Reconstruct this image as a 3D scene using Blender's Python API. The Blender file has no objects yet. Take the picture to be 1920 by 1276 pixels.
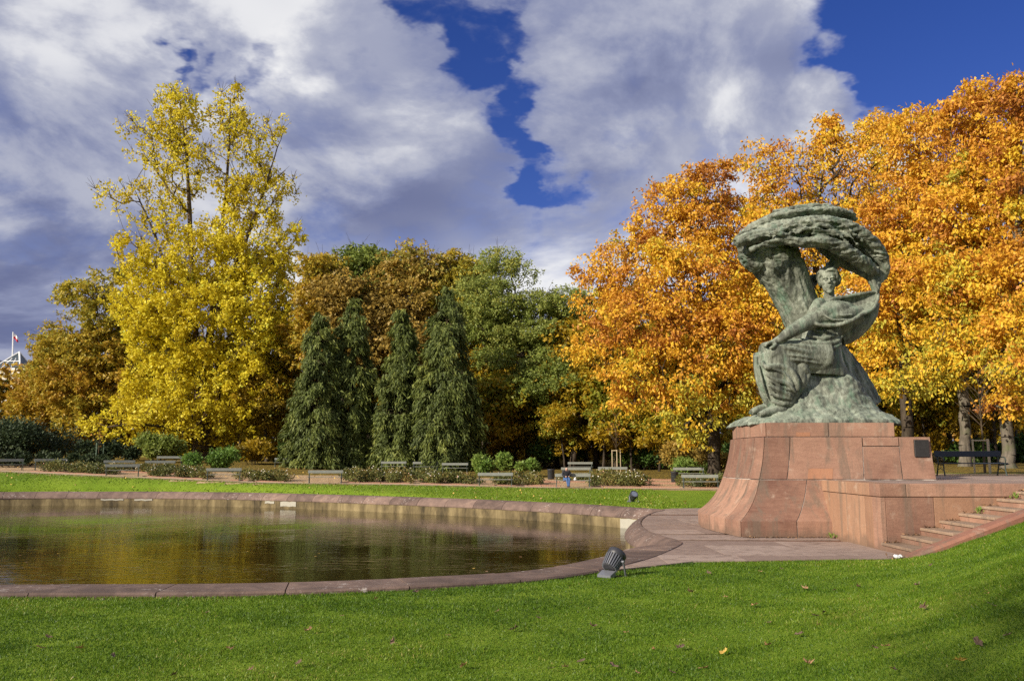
import bpy, bmesh, math, random
import numpy as np
from mathutils import Vector, Matrix, noise as mnoise

# ------------------------------------------------------------------ scene, camera, sky, sun
sc = bpy.context.scene
col = sc.collection
R = math.radians
FPX, EYE, PITCH = 1600.0, 2.1, math.atan(222 / 1600.0)      # focal length in photo pixels, eye height above the paving
cam_d = bpy.data.cameras.new('camera'); cam = bpy.data.objects.new('camera', cam_d); col.objects.link(cam)
cam_d.sensor_width = 36.0; cam_d.lens = 36.0 * FPX / 1920.0; cam_d.clip_start = 0.1; cam_d.clip_end = 5000
cam.location = (0, 0, EYE); cam.rotation_euler = (math.pi / 2 + PITCH, 0, 0)
sc.camera = cam

SUN_EL, SUN_AZ = R(25), math.atan2(-0.80, -0.60)              # azimuth as (x, y) of the direction TO the sun
SUN_DIR = Vector((-0.80 * math.cos(SUN_EL), -0.60 * math.cos(SUN_EL), math.sin(SUN_EL))).normalized()
sun_d = bpy.data.lights.new('sun', 'SUN'); sun = bpy.data.objects.new('sun', sun_d); col.objects.link(sun)
sun_d.energy = 5.0; sun_d.angle = R(0.55); sun_d.color = (1.0, 0.90, 0.74)
sun.rotation_euler = SUN_DIR.to_track_quat('Z', 'Y').to_euler()

vs = sc.view_settings
sc.display_settings.display_device = 'sRGB'
vs.view_transform = 'Standard'; vs.look = 'None'; vs.gamma = 1.0; vs.use_curve_mapping = False
vs.exposure = 0.45
cy = sc.cycles
cy.max_bounces = 6; cy.diffuse_bounces = 3; cy.glossy_bounces = 3; cy.transmission_bounces = 3; cy.transparent_max_bounces = 4
cy.use_denoising = False; cy.use_adaptive_sampling = True; cy.adaptive_threshold = 0.015
cy.sample_clamp_indirect = 6.0

# --- projection helpers: where on the ground / at which height a thing stands
_c, _s = math.cos(PITCH), math.sin(PITCH)
def ray(px, py):
    u, v = (px - 960) / FPX, (638 - py) / FPX
    return u, _c - v * _s, _s + v * _c
def P(px, py, Y):
    d = ray(px, py); t = Y / d[1]
    return Vector((d[0] * t, Y, EYE + d[2] * t))
def G(px, py, z=0.0):
    d = ray(px, py); t = (z - EYE) / d[2]
    return Vector((d[0] * t, d[1] * t, z))

# ------------------------------------------------------------------ node helpers
class NT:
    def __init__(s, tree): s.t = tree; s.n = tree.nodes; s.l = tree.links
    def add(s, typ, **kw):
        n = s.n.new(typ)
        for k, v in kw.items(): setattr(n, k, v)
        return n
    def link(s, a, b): s.l.new(a, b)
    def put(s, inp, v):
        if hasattr(v, 'is_output') or isinstance(v, bpy.types.NodeSocket): s.l.new(v, inp)
        else: inp.default_value = v
    def math(s, op, a, b=0.0, c=None, clamp=False):
        n = s.add('ShaderNodeMath', operation=op, use_clamp=clamp)
        s.put(n.inputs[0], a); s.put(n.inputs[1], b)
        if c is not None: s.put(n.inputs[2], c)
        return n.outputs[0]
    def vmath(s, op, a, b=(0, 0, 0)):
        n = s.add('ShaderNodeVectorMath', operation=op); s.put(n.inputs[0], a); s.put(n.inputs[1], b)
        return n.outputs['Value'] if op == 'DOT_PRODUCT' else n.outputs[0]
    def pos(s): return s.add('ShaderNodeNewGeometry').outputs['Position']
    def obj(s): return s.add('ShaderNodeTexCoord').outputs['Object']
    def scale(s, vec, k):
        n = s.add('ShaderNodeMapping'); s.put(n.inputs['Vector'], vec); n.inputs['Scale'].default_value = k
        return n.outputs[0]
    def noise(s, vec, scale, detail=4.0, rough=0.55, dist=0.0):
        n = s.add('ShaderNodeTexNoise'); s.put(n.inputs['Vector'], vec)
        n.inputs['Scale'].default_value = scale; n.inputs['Detail'].default_value = detail
        n.inputs['Roughness'].default_value = rough; n.inputs['Distortion'].default_value = dist
        return n.outputs['Fac']
    def voro(s, vec, scale, feature='F1'):
        n = s.add('ShaderNodeTexVoronoi', feature=feature); s.put(n.inputs['Vector'], vec); n.inputs['Scale'].default_value = scale
        return n.outputs['Distance']
    def ramp(s, fac, stops, interp='LINEAR'):
        n = s.add('ShaderNodeValToRGB'); n.color_ramp.interpolation = interp; e = n.color_ramp.elements
        while len(e) < len(stops): e.new(0.5)
        for k, (p, c) in enumerate(stops):
            e[k].position = p
            e[k].color = (c, c, c, 1) if not hasattr(c, '__len__') else (*c, 1)
        s.put(n.inputs[0], fac); return n.outputs[0]
    def smooth(s, v, a, b, lo=0.0, hi=1.0):
        n = s.add('ShaderNodeMapRange', interpolation_type='SMOOTHSTEP')
        s.put(n.inputs[0], v); n.inputs[1].default_value = a; n.inputs[2].default_value = b
        n.inputs[3].default_value = lo; n.inputs[4].default_value = hi
        return n.outputs[0]
    def mix(s, fac, a, b, blend='MIX'):
        n = s.add('ShaderNodeMix', data_type='RGBA', blend_type=blend)
        s.put(n.inputs[0], fac)
        s.put(n.inputs[6], a if not isinstance(a, tuple) else (*a, 1)); s.put(n.inputs[7], b if not isinstance(b, tuple) else (*b, 1))
        return n.outputs[2]
    def bump(s, h, strength=0.5, dist=0.02, normal=None):
        n = s.add('ShaderNodeBump'); s.put(n.inputs['Height'], h)
        n.inputs['Strength'].default_value = strength; n.inputs['Distance'].default_value = dist
        if normal is not None: s.put(n.inputs['Normal'], normal)
        return n.outputs[0]
    def attr(s, name): return s.add('ShaderNodeAttribute', attribute_name=name).outputs['Fac']

MAT = {}
def material(name, rough=0.8, metal=0.0, spec=0.3):
    m = bpy.data.materials.new(name); m.use_nodes = True
    k = NT(m.node_tree); b = m.node_tree.nodes['Principled BSDF']
    b.inputs['Roughness'].default_value = rough; b.inputs['Metallic'].default_value = metal
    b.inputs['Specular IOR Level'].default_value = spec
    MAT[name] = m
    return k, b

# ------------------------------------------------------------------ world: Nishita sky with drifting cumulus
w = bpy.data.worlds.new('World'); sc.world = w; w.use_nodes = True
k = NT(w.node_tree); bg = w.node_tree.nodes['Background']
sky = k.add('ShaderNodeTexSky', sky_type='NISHITA')
sky.sun_disc = False; sky.sun_elevation = SUN_EL; sky.sun_rotation = math.atan2(SUN_DIR.x, SUN_DIR.y)
sky.altitude = 100; sky.air_density = 1.0; sky.dust_density = 0.3; sky.ozone_density = 3.0
hs = k.add('ShaderNodeHueSaturation'); hs.inputs['Saturation'].default_value = 1.28; hs.inputs['Value'].default_value = 0.70
hs.inputs['Hue'].default_value = 0.515
k.link(sky.outputs[0], hs.inputs['Color'])
blue = k.mix(1.0, hs.outputs[0], (0.86, 0.72, 1.0), 'MULTIPLY')
D = k.add('ShaderNodeTexCoord').outputs['Generated']
sep = k.add('ShaderNodeSeparateXYZ'); k.link(D, sep.inputs[0])
den = k.math('ADD', k.math('MAXIMUM', sep.outputs[2], 0.0), 0.45)
cmb = k.add('ShaderNodeCombineXYZ')
k.link(k.math('DIVIDE', sep.outputs[0], den), cmb.inputs[0]); k.link(k.math('DIVIDE', sep.outputs[1], den), cmb.inputs[1])
k.link(k.math('MULTIPLY', sep.outputs[2], 1.2), cmb.inputs[2])
cp = cmb.outputs[0]
def sky_dir(px, py):
    d = Vector(ray(px, py)); d.normalize(); return tuple(d)
SKY_BLOBS = [  # px, py, radius deg, amount: gaps of blue (-) and thick cloud (+) where the photograph's sky has them
    (850, 20, 2.1, -0.18), (890, 80, 2.2, -0.22), (880, 150, 2.0, -0.20), (940, 205, 2.0, -0.22), (990, 255, 2.0, -0.24), (1050, 295, 1.8, -0.24), (980, 30, 2.0, -0.20), (1010, 80, 1.4, -0.14), (960, 120, 1.4, -0.12),
    (1640, 30, 3.6, -0.26), (1740, 90, 4.6, -0.30), (1860, 60, 5.0, -0.34), (1660, 170, 3.0, -0.20), (1960, 130, 4.5, -0.26), (1800, 180, 3.0, -0.16), (1560, 210, 1.8, -0.08),
    (325, 88, 1.6, -0.26), (225, 40, 1.5, -0.22), (280, 68, 1.0, -0.15), (400, 118, 1.2, -0.12), (490, 145, 1.8, -0.20), (640, 225, 1.8, -0.12), (540, 170, 1.4, -0.12),
    (85, 480, 2.4, -0.20), (20, 560, 3.0, 0.10), (120, 400, 3.5, 0.10), (610, 440, 2.4, -0.18), (1350, 235, 1.5, -0.14), (1170, 180, 1.0, -0.10), (0, 80, 1.0, -0.14), (1250, 400, 1.5, -0.1),
    (130, 150, 5.0, 0.14), (760, 320, 4.0, 0.10), (1250, 140, 6.0, 0.12), (640, 60, 4.0, 0.10), (900, 400, 4.0, 0.10), (1420, 60, 4.0, 0.12), (150, 330, 4.0, 0.08), (1150, 300, 4.0, 0.08), (1450, 240, 4.0, 0.08)]
def nvec(scale, detail):
    n = k.add('ShaderNodeTexNoise'); k.link(cp, n.inputs['Vector']); n.inputs['Scale'].default_value = scale; n.inputs['Detail'].default_value = detail; n.inputs['Roughness'].default_value = 0.6
    return k.vmath('SUBTRACT', n.outputs['Color'], (0.5, 0.5, 0.5))
def vscale(v, f):
    n = k.add('ShaderNodeVectorMath', operation='SCALE'); k.link(v, n.inputs[0]); n.inputs['Scale'].default_value = f; return n.outputs[0]
DW = k.vmath('NORMALIZE', k.vmath('ADD', D, k.vmath('ADD', vscale(nvec(3.5, 3.0), 0.30), vscale(nvec(13.0, 4.0), 0.12))))   # ragged edges
bias = None
for px, py, rad, amp in SKY_BLOBS:
    dt = k.vmath('DOT_PRODUCT', DW, sky_dir(px, py))
    g = k.smooth(dt, math.cos(R(rad * 1.5)), 1.0, 0.0, amp * (0.85 if amp < 0 else 1.0))
    bias = g if bias is None else k.math('ADD', bias, g)
n1 = k.noise(cp, 2.1, 9.0, 0.58, 0.35)
wisp = k.noise(cp, 9.0, 6.0, 0.62, 0.6)
dens = k.math('ADD', k.math('ADD', k.math('ADD', n1, bias), k.math('MULTIPLY', k.math('SUBTRACT', wisp, 0.5), 0.42)), 0.10)
cover = k.smooth(dens, 0.30, 0.70)
off = k.vmath('ADD', cp, (-0.07, -0.06, 0.09))
n2 = k.noise(off, 2.1, 8.0, 0.56, 0.35)
lit = k.smooth(k.math('SUBTRACT', n1, n2), -0.09, 0.13)       # thinner towards the sun: the lit side of a billow
big = k.noise(k.vmath('ADD', cp, (3.1, 7.7, 0.0)), 1.6, 3.0, 0.5)
thin = k.smooth(dens, 0.62, 0.44, 0.0, 0.25)
shade = k.math('ADD', k.math('ADD', k.math('MULTIPLY', lit, 0.58), k.smooth(big, 0.38, 0.66, 0.0, 0.50)), thin, clamp=True)
cl = k.ramp(shade, [(0.0, (0.110, 0.128, 0.235)), (0.3, (0.195, 0.217, 0.330)), (0.62, (0.35, 0.365, 0.44)), (1.0, (0.66, 0.66, 0.665))])
STR = 0.10
cl = k.mix(1.0, cl, (1 / STR, 1 / STR, 1 / STR), 'MULTIPLY')
fin = k.mix(cover, blue, cl)
k.link(fin, bg.inputs['Color']); bg.inputs['Strength'].default_value = STR
w.cycles.sampling_method = 'MANUAL'; w.cycles.sample_map_resolution = 512

# ------------------------------------------------------------------ object helpers
def link_mesh(name, me, m=None, parent=None, smooth=False):
    if m is not None: me.materials.append(MAT[m] if isinstance(m, str) else m)
    o = bpy.data.objects.new(name, me); col.objects.link(o)
    if parent is not None: o.parent = parent
    if smooth: me.polygons.foreach_set('use_smooth', np.ones(len(me.polygons), bool))
    return o
def obj(name, verts, faces, m=None, parent=None, smooth=False):
    me = bpy.data.meshes.new(name); me.from_pydata([tuple(v) for v in verts], [], [tuple(f) for f in faces]); me.update()
    return link_mesh(name, me, m, parent, smooth)
def np_mesh(name, V, F):
    """V (n,3), F (m,k) all faces of k corners"""
    me = bpy.data.meshes.new(name); n, (m_, kk) = len(V), F.shape
    me.vertices.add(n); me.vertices.foreach_set('co', np.ascontiguousarray(V, np.float32).ravel())
    me.loops.add(m_ * kk); me.loops.foreach_set('vertex_index', np.ascontiguousarray(F, np.int32).ravel())
    me.polygons.add(m_); me.polygons.foreach_set('loop_start', np.arange(0, m_ * kk, kk, dtype=np.int32))
    me.update(calc_edges=True)
    return me
def face_attr(me, name, vals):
    a = me.attributes.new(name, 'FLOAT', 'FACE'); a.data.foreach_set('value', np.ascontiguousarray(vals, np.float32))
def tag(o, label=None, cat=None, group=None, kind=None):
    if label: o['label'] = label
    if cat: o['category'] = cat
    if group: o['group'] = group
    if kind: o['kind'] = kind
    return o
def empty(name, loc, rz=0.0):
    o = bpy.data.objects.new(name, None); col.objects.link(o); o.location = loc; o.rotation_euler = (0, 0, rz)
    o.empty_display_size = 0.2
    return o
def copy_tree(o, parent=None):
    c = o.copy(); col.objects.link(c)
    if parent is not None: c.parent = parent
    for ch in list(o.children): copy_tree(ch, c)
    return c
class MB:
    """collects boxes, tubes and prisms; build() links them as one mesh"""
    def __init__(s): s.v, s.f = [], []
    def add(s, vs, fs):
        o = len(s.v); s.v += [tuple(v) for v in vs]; s.f += [tuple(i + o for i in f) for f in fs]; return s
    def box(s, a, b, bev=0.0):
        (x0, y0, z0), (x1, y1, z1) = a, b
        if bev <= 0:
            return s.add([(x0, y0, z0), (x1, y0, z0), (x1, y1, z0), (x0, y1, z0), (x0, y0, z1), (x1, y0, z1), (x1, y1, z1), (x0, y1, z1)],
                         [(0, 3, 2, 1), (4, 5, 6, 7), (0, 1, 5, 4), (1, 2, 6, 5), (2, 3, 7, 6), (3, 0, 4, 7)])
        bm = bmesh.new(); bmesh.ops.create_cube(bm, size=1)
        for v in bm.verts: v.co = Vector(((x0 + x1) / 2 + v.co.x * (x1 - x0), (y0 + y1) / 2 + v.co.y * (y1 - y0), (z0 + z1) / 2 + v.co.z * (z1 - z0)))
        bmesh.ops.bevel(bm, geom=bm.edges[:], offset=bev, segments=1, affect='EDGES')
        bm.verts.index_update(); s.add([v.co for v in bm.verts], [[v.index for v in f.verts] for f in bm.faces]); bm.free(); return s
    def tube(s, pts, rad, n=8, flat=None):
        pts = [Vector(p) for p in pts]; rad = rad if hasattr(rad, '__len__') else [rad] * len(pts)
        up = Vector((0, 0, 1)); base = len(s.v); prev = None
        for i, p in enumerate(pts):
            t = (pts[min(i + 1, len(pts) - 1)] - pts[max(i - 1, 0)]).normalized()
            a = prev if prev is not None else (up.cross(t) if abs(t.z) < 0.95 else Vector((1, 0, 0)).cross(t))
            a = (a - t * a.dot(t)).normalized(); prev = a; b = t.cross(a)
            r = rad[i]; ra, rb = (r, r) if not hasattr(r, '__len__') else r
            for j in range(n):
                th = 2 * math.pi * j / n; s.v.append(tuple(p + a * (math.cos(th) * ra) + b * (math.sin(th) * rb)))
        for i in range(len(pts) - 1):
            for j in range(n):
                q = base + i * n; s.f.append((q + j, q + (j + 1) % n, q + n + (j + 1) % n, q + n + j))
        s.f.append(tuple(base + j for j in range(n))[::-1]); q = base + (len(pts) - 1) * n; s.f.append(tuple(q + j for j in range(n)))
        return s
    def ball(s, c, r, nu=12, nv=8, rot=None):
        r = r if hasattr(r, '__len__') else (r, r, r); base = len(s.v); c = Vector(c)
        def pt(x, y, z):
            q = Vector((x * r[0], y * r[1], z * r[2])); return tuple(c + (rot @ q if rot is not None else q))
        s.v.append(pt(0, 0, 1))
        for i in range(1, nv):
            ph = math.pi * i / nv
            for j in range(nu):
                th = 2 * math.pi * j / nu; s.v.append(pt(math.sin(ph) * math.cos(th), math.sin(ph) * math.sin(th), math.cos(ph)))
        s.v.append(pt(0, 0, -1)); last = len(s.v) - 1
        for j in range(nu): s.f.append((base, base + 1 + j, base + 1 + (j + 1) % nu))
        for i in range(nv - 2):
            for j in range(nu):
                q = base + 1 + i * nu; s.f.append((q + j, q + nu + j, q + nu + (j + 1) % nu, q + (j + 1) % nu))
        q = base + 1 + (nv - 2) * nu
        for j in range(nu): s.f.append((q + j, last, q + (j + 1) % nu))
        return s
    def prism(s, poly, z0, z1):
        """poly: list of (x, y); closed prism"""
        n = len(poly); a = sum(poly[i][0] * poly[(i + 1) % n][1] - poly[(i + 1) % n][0] * poly[i][1] for i in range(n))
        if a < 0: poly = poly[::-1]
        return s.add([(x, y, z0) for x, y in poly] + [(x, y, z1) for x, y in poly],
                     [tuple(range(n))[::-1], tuple(range(n, 2 * n))] + [(i, (i + 1) % n, n + (i + 1) % n, n + i) for i in range(n)])
    def build(s, name, m, parent=None, smooth=False): return obj(name, s.v, s.f, m, parent, smooth)

def smoothstep(a, b, x):
    t = np.clip((x - a) / (b - a), 0, 1); return t * t * (3 - 2 * t)
def catmull(pts, n=8, closed=True):
    pts = [np.array(p, float) for p in pts]; N = len(pts); out = []
    for i in range(N if closed else N - 1):
        p0, p1, p2, p3 = (pts[(i - 1) % N] if closed or i > 0 else pts[0], pts[i], pts[(i + 1) % N] if closed else pts[i + 1],
                          pts[(i + 2) % N] if closed or i + 2 < N else pts[-1])
        for j in range(n):
            t = j / n
            out.append(0.5 * (2 * p1 + (p2 - p0) * t + (2 * p0 - 5 * p1 + 4 * p2 - p3) * t * t + (3 * p1 - p0 - 3 * p2 + p3) * t ** 3))
    if not closed: out.append(pts[-1])
    return np.array(out)
def seg_dist(X, Y, poly, closed=True):
    """distance of points to a polyline, and whether inside it"""
    d = np.full(X.shape, 1e9); ins = np.zeros(X.shape, bool); N = len(poly)
    for i in range(N if closed else N - 1):
        a, b = poly[i], poly[(i + 1) % N]; e = b - a; L = max(e @ e, 1e-12)
        t = np.clip(((X - a[0]) * e[0] + (Y - a[1]) * e[1]) / L, 0, 1)
        d = np.minimum(d, np.hypot(X - a[0] - t * e[0], Y - a[1] - t * e[1]))
        if closed and a[1] != b[1]:
            ins ^= ((a[1] > Y) != (b[1] > Y)) & (X < (b[0] - a[0]) * (Y - a[1]) / (b[1] - a[1]) + a[0])
    return d, ins
# ------------------------------------------------------------------ materials
def orand(k): return k.add('ShaderNodeObjectInfo').outputs['Random']

def sandstone(name, c_lo, c_hi, band=1.0, rough=0.85, stain=(0.16, 0.13, 0.10), soil_=0.55):
    k, b = material(name, rough, spec=0.15)
    p = k.pos(); r = orand(k)
    shift = k.add('ShaderNodeCombineXYZ'); k.link(k.math('MULTIPLY', r, 37.0), shift.inputs[0]); k.link(k.math('MULTIPLY', r, 11.0), shift.inputs[2])
    q = k.vmath('ADD', p, shift.outputs[0])
    bed = k.noise(k.scale(q, (0.7, 0.7, 5.0)), 1.8, 6, 0.66, 2.2)            # bedding streaks
    cloud = k.noise(q, 1.1, 5, 0.6, 0.4)
    fac = k.math('ADD', k.math('MULTIPLY', bed, 0.45 * band), k.math('MULTIPLY', cloud, 0.75))
    fac = k.math('ADD', fac, k.math('MULTIPLY', k.math('SUBTRACT', r, 0.5), 0.38))
    base = k.ramp(fac, [(0.30, c_lo), (0.86, c_hi)])
    drip = k.noise(k.scale(p, (3.2, 3.2, 0.28)), 1.0, 6, 0.62, 0.5)         # vertical run-off marks
    base = k.mix(k.smooth(drip, 0.47, 0.68, 0.0, 0.70), base, stain)
    pale = k.noise(p, 2.6, 8, 0.68, 0.3)
    base = k.mix(k.smooth(pale, 0.56, 0.74, 0.0, 0.50), base, (0.50, 0.40, 0.31))
    spz = k.add('ShaderNodeSeparateXYZ'); k.link(p, spz.inputs[0])                          # splashed earth and soot low down, of uneven height
    soil = k.math('ADD', spz.outputs[2], k.math('MULTIPLY', k.noise(k.scale(p, (1.6, 1.6, 0.8)), 1.3, 5, 0.65), -0.9))
    base = k.mix(k.smooth(soil, -0.18, -0.42, 0.0, soil_), base, (0.13, 0.095, 0.07))
    fine = k.noise(p, 42.0, 3, 0.7)
    base = k.mix(k.smooth(fine, 0.3, 0.7, 0.0, 0.28), base, tuple(0.55 * x for x in c_lo))
    k.link(base, b.inputs['Base Color'])
    h = k.math('ADD', k.math('MULTIPLY', fine, 0.35), k.math('MULTIPLY', k.noise(q, 7.0, 4, 0.6), 0.8))
    k.link(k.bump(h, 0.55, 0.02), b.inputs['Normal'])
sandstone('sandstone', (0.170, 0.088, 0.064), (0.41, 0.240, 0.168))
sandstone('sandstone_tan', (0.28, 0.155, 0.098), (0.42, 0.250, 0.160), 0.6)
sandstone('sandstone_dark', (0.19, 0.085, 0.062), (0.31, 0.150, 0.105), 0.8)
sandstone('sandstone_orange', (0.33, 0.160, 0.095), (0.42, 0.215, 0.130), 0.4)
sandstone('sandstone_tread', (0.27, 0.185, 0.130), (0.42, 0.300, 0.215), 0.6)
sandstone('paving_stone', (0.255, 0.185, 0.155), (0.42, 0.325, 0.275), 0.4, 0.9, (0.17, 0.12, 0.10), 0.0)

def mortar():
    k, b = material('mortar', 0.95, spec=0.05); p = k.pos()
    k.link(k.ramp(k.noise(p, 1.4, 4, 0.6), [(0.38, (0.05, 0.055, 0.05)), (0.48, (0.20, 0.18, 0.16)), (0.56, (0.50, 0.45, 0.40))]), b.inputs['Base Color'])
mortar()
def coping():
    k, b = material('coping_stone', 0.82, spec=0.2)
    p = k.pos(); r = orand(k)
    n = k.noise(k.vmath('ADD', p, (0, 0, 3)), 1.7, 6, 0.62, 0.6)
    base = k.ramp(k.math('ADD', n, k.math('MULTIPLY', k.math('SUBTRACT', r, 0.5), 0.3)), [(0.28, (0.095, 0.066, 0.056)), (0.62, (0.190, 0.130, 0.106)), (0.85, (0.30, 0.205, 0.155))])
    lich = k.noise(k.scale(p, (1, 1, 2.5)), 6.5, 7, 0.72, 0.2); pat = k.noise(p, 0.55, 3, 0.5)
    m_ = k.math('MULTIPLY', k.smooth(lich, 0.56, 0.66), k.smooth(pat, 0.46, 0.60))
    base = k.mix(k.math('MULTIPLY', m_, 0.75), base, (0.55, 0.50, 0.46))
    k.link(base, b.inputs['Base Color'])
    k.link(k.bump(k.noise(p, 24, 6, 0.65), 0.5, 0.02), b.inputs['Normal'])
coping()
def pond_wall():
    k, b = material('pond_wall', 0.9, spec=0.15); p = k.pos()
    n = k.noise(k.scale(p, (1, 1, 0.35)), 1.1, 5, 0.65, 0.3)
    base = k.ramp(n, [(0.34, (0.055, 0.044, 0.027)), (0.48, (0.15, 0.115, 0.06)), (0.64, (0.28, 0.22, 0.115))])
    k.link(base, b.inputs['Base Color']); k.link(k.bump(k.noise(p, 14, 5), 0.4, 0.02), b.inputs['Normal'])
pond_wall()
def water():
    k, b = material('water', 0.045, spec=0.5); p = k.pos()
    b.inputs['IOR'].default_value = 1.33
    b.inputs['Base Color'].default_value = (0.030, 0.023, 0.006, 1)
    a = k.noise(k.scale(p, (0.42, 1.5, 1)), 2.6, 2, 0.45, 0.4); c = k.noise(k.scale(p, (0.6, 1.7, 1)), 8.5, 2, 0.5, 0.3)
    calm = k.smooth(k.noise(p, 0.16, 2, 0.5), 0.38, 0.62, 0.35, 1.3)
    h = k.math('MULTIPLY', k.math('ADD', k.math('MULTIPLY', a, 1.0), k.math('MULTIPLY', c, 0.22)), calm)
    k.link(k.bump(h, 1.0, 0.0105), b.inputs['Normal'])
water()
def bronze():
    k, b = material('bronze_patina', 0.62, 0.0, 0.35); p = k.pos()
    n = k.noise(k.scale(p, (1.6, 1.6, 0.45)), 1.3, 7, 0.62, 0.6); f = k.noise(k.scale(p, (1.5, 1.5, 0.4)), 8.0, 6, 0.7, 0.3)
    fac = k.math('ADD', k.math('MULTIPLY', n, 0.6), k.math('MULTIPLY', f, 0.4))
    base = k.ramp(fac, [(0.36, (0.024, 0.026, 0.021)), (0.45, (0.082, 0.088, 0.068)), (0.54, (0.185, 0.198, 0.155)), (0.66, (0.37, 0.40, 0.325))])
    gr = k.noise(k.scale(p, (2.2, 2.2, 0.5)), 1.6, 6, 0.65, 0.4)
    base = k.mix(k.smooth(gr, 0.50, 0.70, 0, 0.65), base, (0.085, 0.165, 0.110))
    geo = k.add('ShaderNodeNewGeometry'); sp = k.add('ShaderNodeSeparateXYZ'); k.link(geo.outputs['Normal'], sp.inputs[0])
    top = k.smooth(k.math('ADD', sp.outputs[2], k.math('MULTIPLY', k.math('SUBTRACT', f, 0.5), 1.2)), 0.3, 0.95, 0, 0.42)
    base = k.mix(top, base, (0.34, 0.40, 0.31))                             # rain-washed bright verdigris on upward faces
    pits = k.smooth(k.noise(p, 26, 3, 0.7), 0.56, 0.70, 0, 0.5)
    base = k.mix(pits, base, (0.05, 0.058, 0.045))
    k.link(base, b.inputs['Base Color'])
    k.link(k.bump(k.math('ADD', k.noise(p, 30, 4, 0.65), k.math('MULTIPLY', f, 1.6)), 0.42, 0.03), b.inputs['Normal'])
bronze()

def simple(name, c, rough=0.6, var=0.25, scale=8.0, metal=0.0, spec=0.4, bump=0.15):
    k, b = material(name, rough, metal, spec); p = k.obj()
    n = k.noise(p, scale, 4, 0.6)
    k.link(k.mix(k.math('ADD', k.math('MULTIPLY', n, 1.0), 0.0), tuple(x * (1 - var) for x in c), tuple(min(1, x * (1 + var)) for x in c)), b.inputs['Base Color'])
    k.link(k.bump(k.noise(p, scale * 6, 3), bump, 0.01), b.inputs['Normal'])
simple('bench_slat', (0.22, 0.23, 0.20), 0.42, 0.3, 5, spec=0.6)
simple('bench_slat_navy', (0.020, 0.030, 0.048), 0.45, 0.3, 5)
simple('cast_iron', (0.030, 0.045, 0.038), 0.5, 0.3, 9)
simple('lamp_metal', (0.17, 0.175, 0.20), 0.42, 0.2, 12, 0.35)
simple('lamp_dark', (0.035, 0.035, 0.042), 0.45, 0.25, 12)
simple('lamp_glass', (0.30, 0.33, 0.38), 0.08, 0.1, 3, 0.6)
simple('bin_metal', (0.030, 0.032, 0.036), 0.5, 0.3, 6)
simple('plaque_metal', (0.050, 0.047, 0.045), 0.5, 0.35, 14, 0.5)
simple('raw_wood', (0.46, 0.37, 0.24), 0.8, 0.2, 10)
simple('green_wood', (0.10, 0.15, 0.10), 0.8, 0.2, 10)
simple('brick_red', (0.34, 0.185, 0.125), 0.9, 0.35, 20)
simple('palace_wall', (0.66, 0.62, 0.54), 0.9, 0.08, 0.5)
simple('palace_trim', (0.78, 0.75, 0.68), 0.85, 0.06, 0.7)
simple('slate', (0.060, 0.065, 0.085), 0.6, 0.3, 1)
simple('roof_glass', (0.050, 0.068, 0.085), 0.35, 0.3, 0.6, 0.0)
simple('window_glass', (0.05, 0.06, 0.08), 0.08, 0.3, 0.6)
simple('white_metal', (0.80, 0.80, 0.80), 0.5, 0.05, 2)
simple('flag_red', (0.55, 0.02, 0.05), 0.8, 0.1, 3)
simple('flag_white', (0.80, 0.78, 0.78), 0.8, 0.05, 3)
simple('skin', (0.55, 0.34, 0.26), 0.55, 0.12, 12)
simple('jacket', (0.016, 0.016, 0.022), 0.8, 0.4, 12)
simple('jeans', (0.055, 0.115, 0.27), 0.85, 0.3, 12)
simple('shoes', (0.022, 0.018, 0.016), 0.6, 0.3, 12)
simple('rose_white', (0.80, 0.76, 0.66), 0.7, 0.1, 20)
simple('rose_pink', (0.75, 0.42, 0.32), 0.7, 0.15, 20)
simple('wrapper', (0.70, 0.70, 0.72), 0.4, 0.2, 20)
simple('whitewash', (0.36, 0.34, 0.28), 0.9, 0.15, 6)
simple('green_cloth', (0.08, 0.55, 0.12), 0.7, 0.2, 8)

def bark(name, lo, hi, moss=0.0):
    k, b = material(name, 0.92, spec=0.1); p = k.pos()
    n = k.noise(k.scale(p, (1, 1, 0.16)), 7.0, 6, 0.65, 0.4)
    base = k.ramp(n, [(0.3, lo), (0.7, hi)])
    big = k.noise(p, 1.3, 3, 0.5)
    base = k.mix(k.smooth(big, 0.45, 0.7, 0, 0.4), base, tuple(0.5 * x for x in lo))
    if moss: base = k.mix(k.smooth(k.noise(p, 1.7, 4, 0.6), 0.5, 0.7, 0, moss), base, (0.09, 0.11, 0.045))
    k.link(base, b.inputs['Base Color']); k.link(k.bump(n, 0.9, 0.05), b.inputs['Normal'])
bark('bark_dark', (0.030, 0.023, 0.017), (0.095, 0.075, 0.055))
bark('bark_grey', (0.075, 0.064, 0.050), (0.20, 0.172, 0.135), 0.5)
bark('bark_brown', (0.055, 0.038, 0.024), (0.14, 0.100, 0.066), 0.35)

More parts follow.
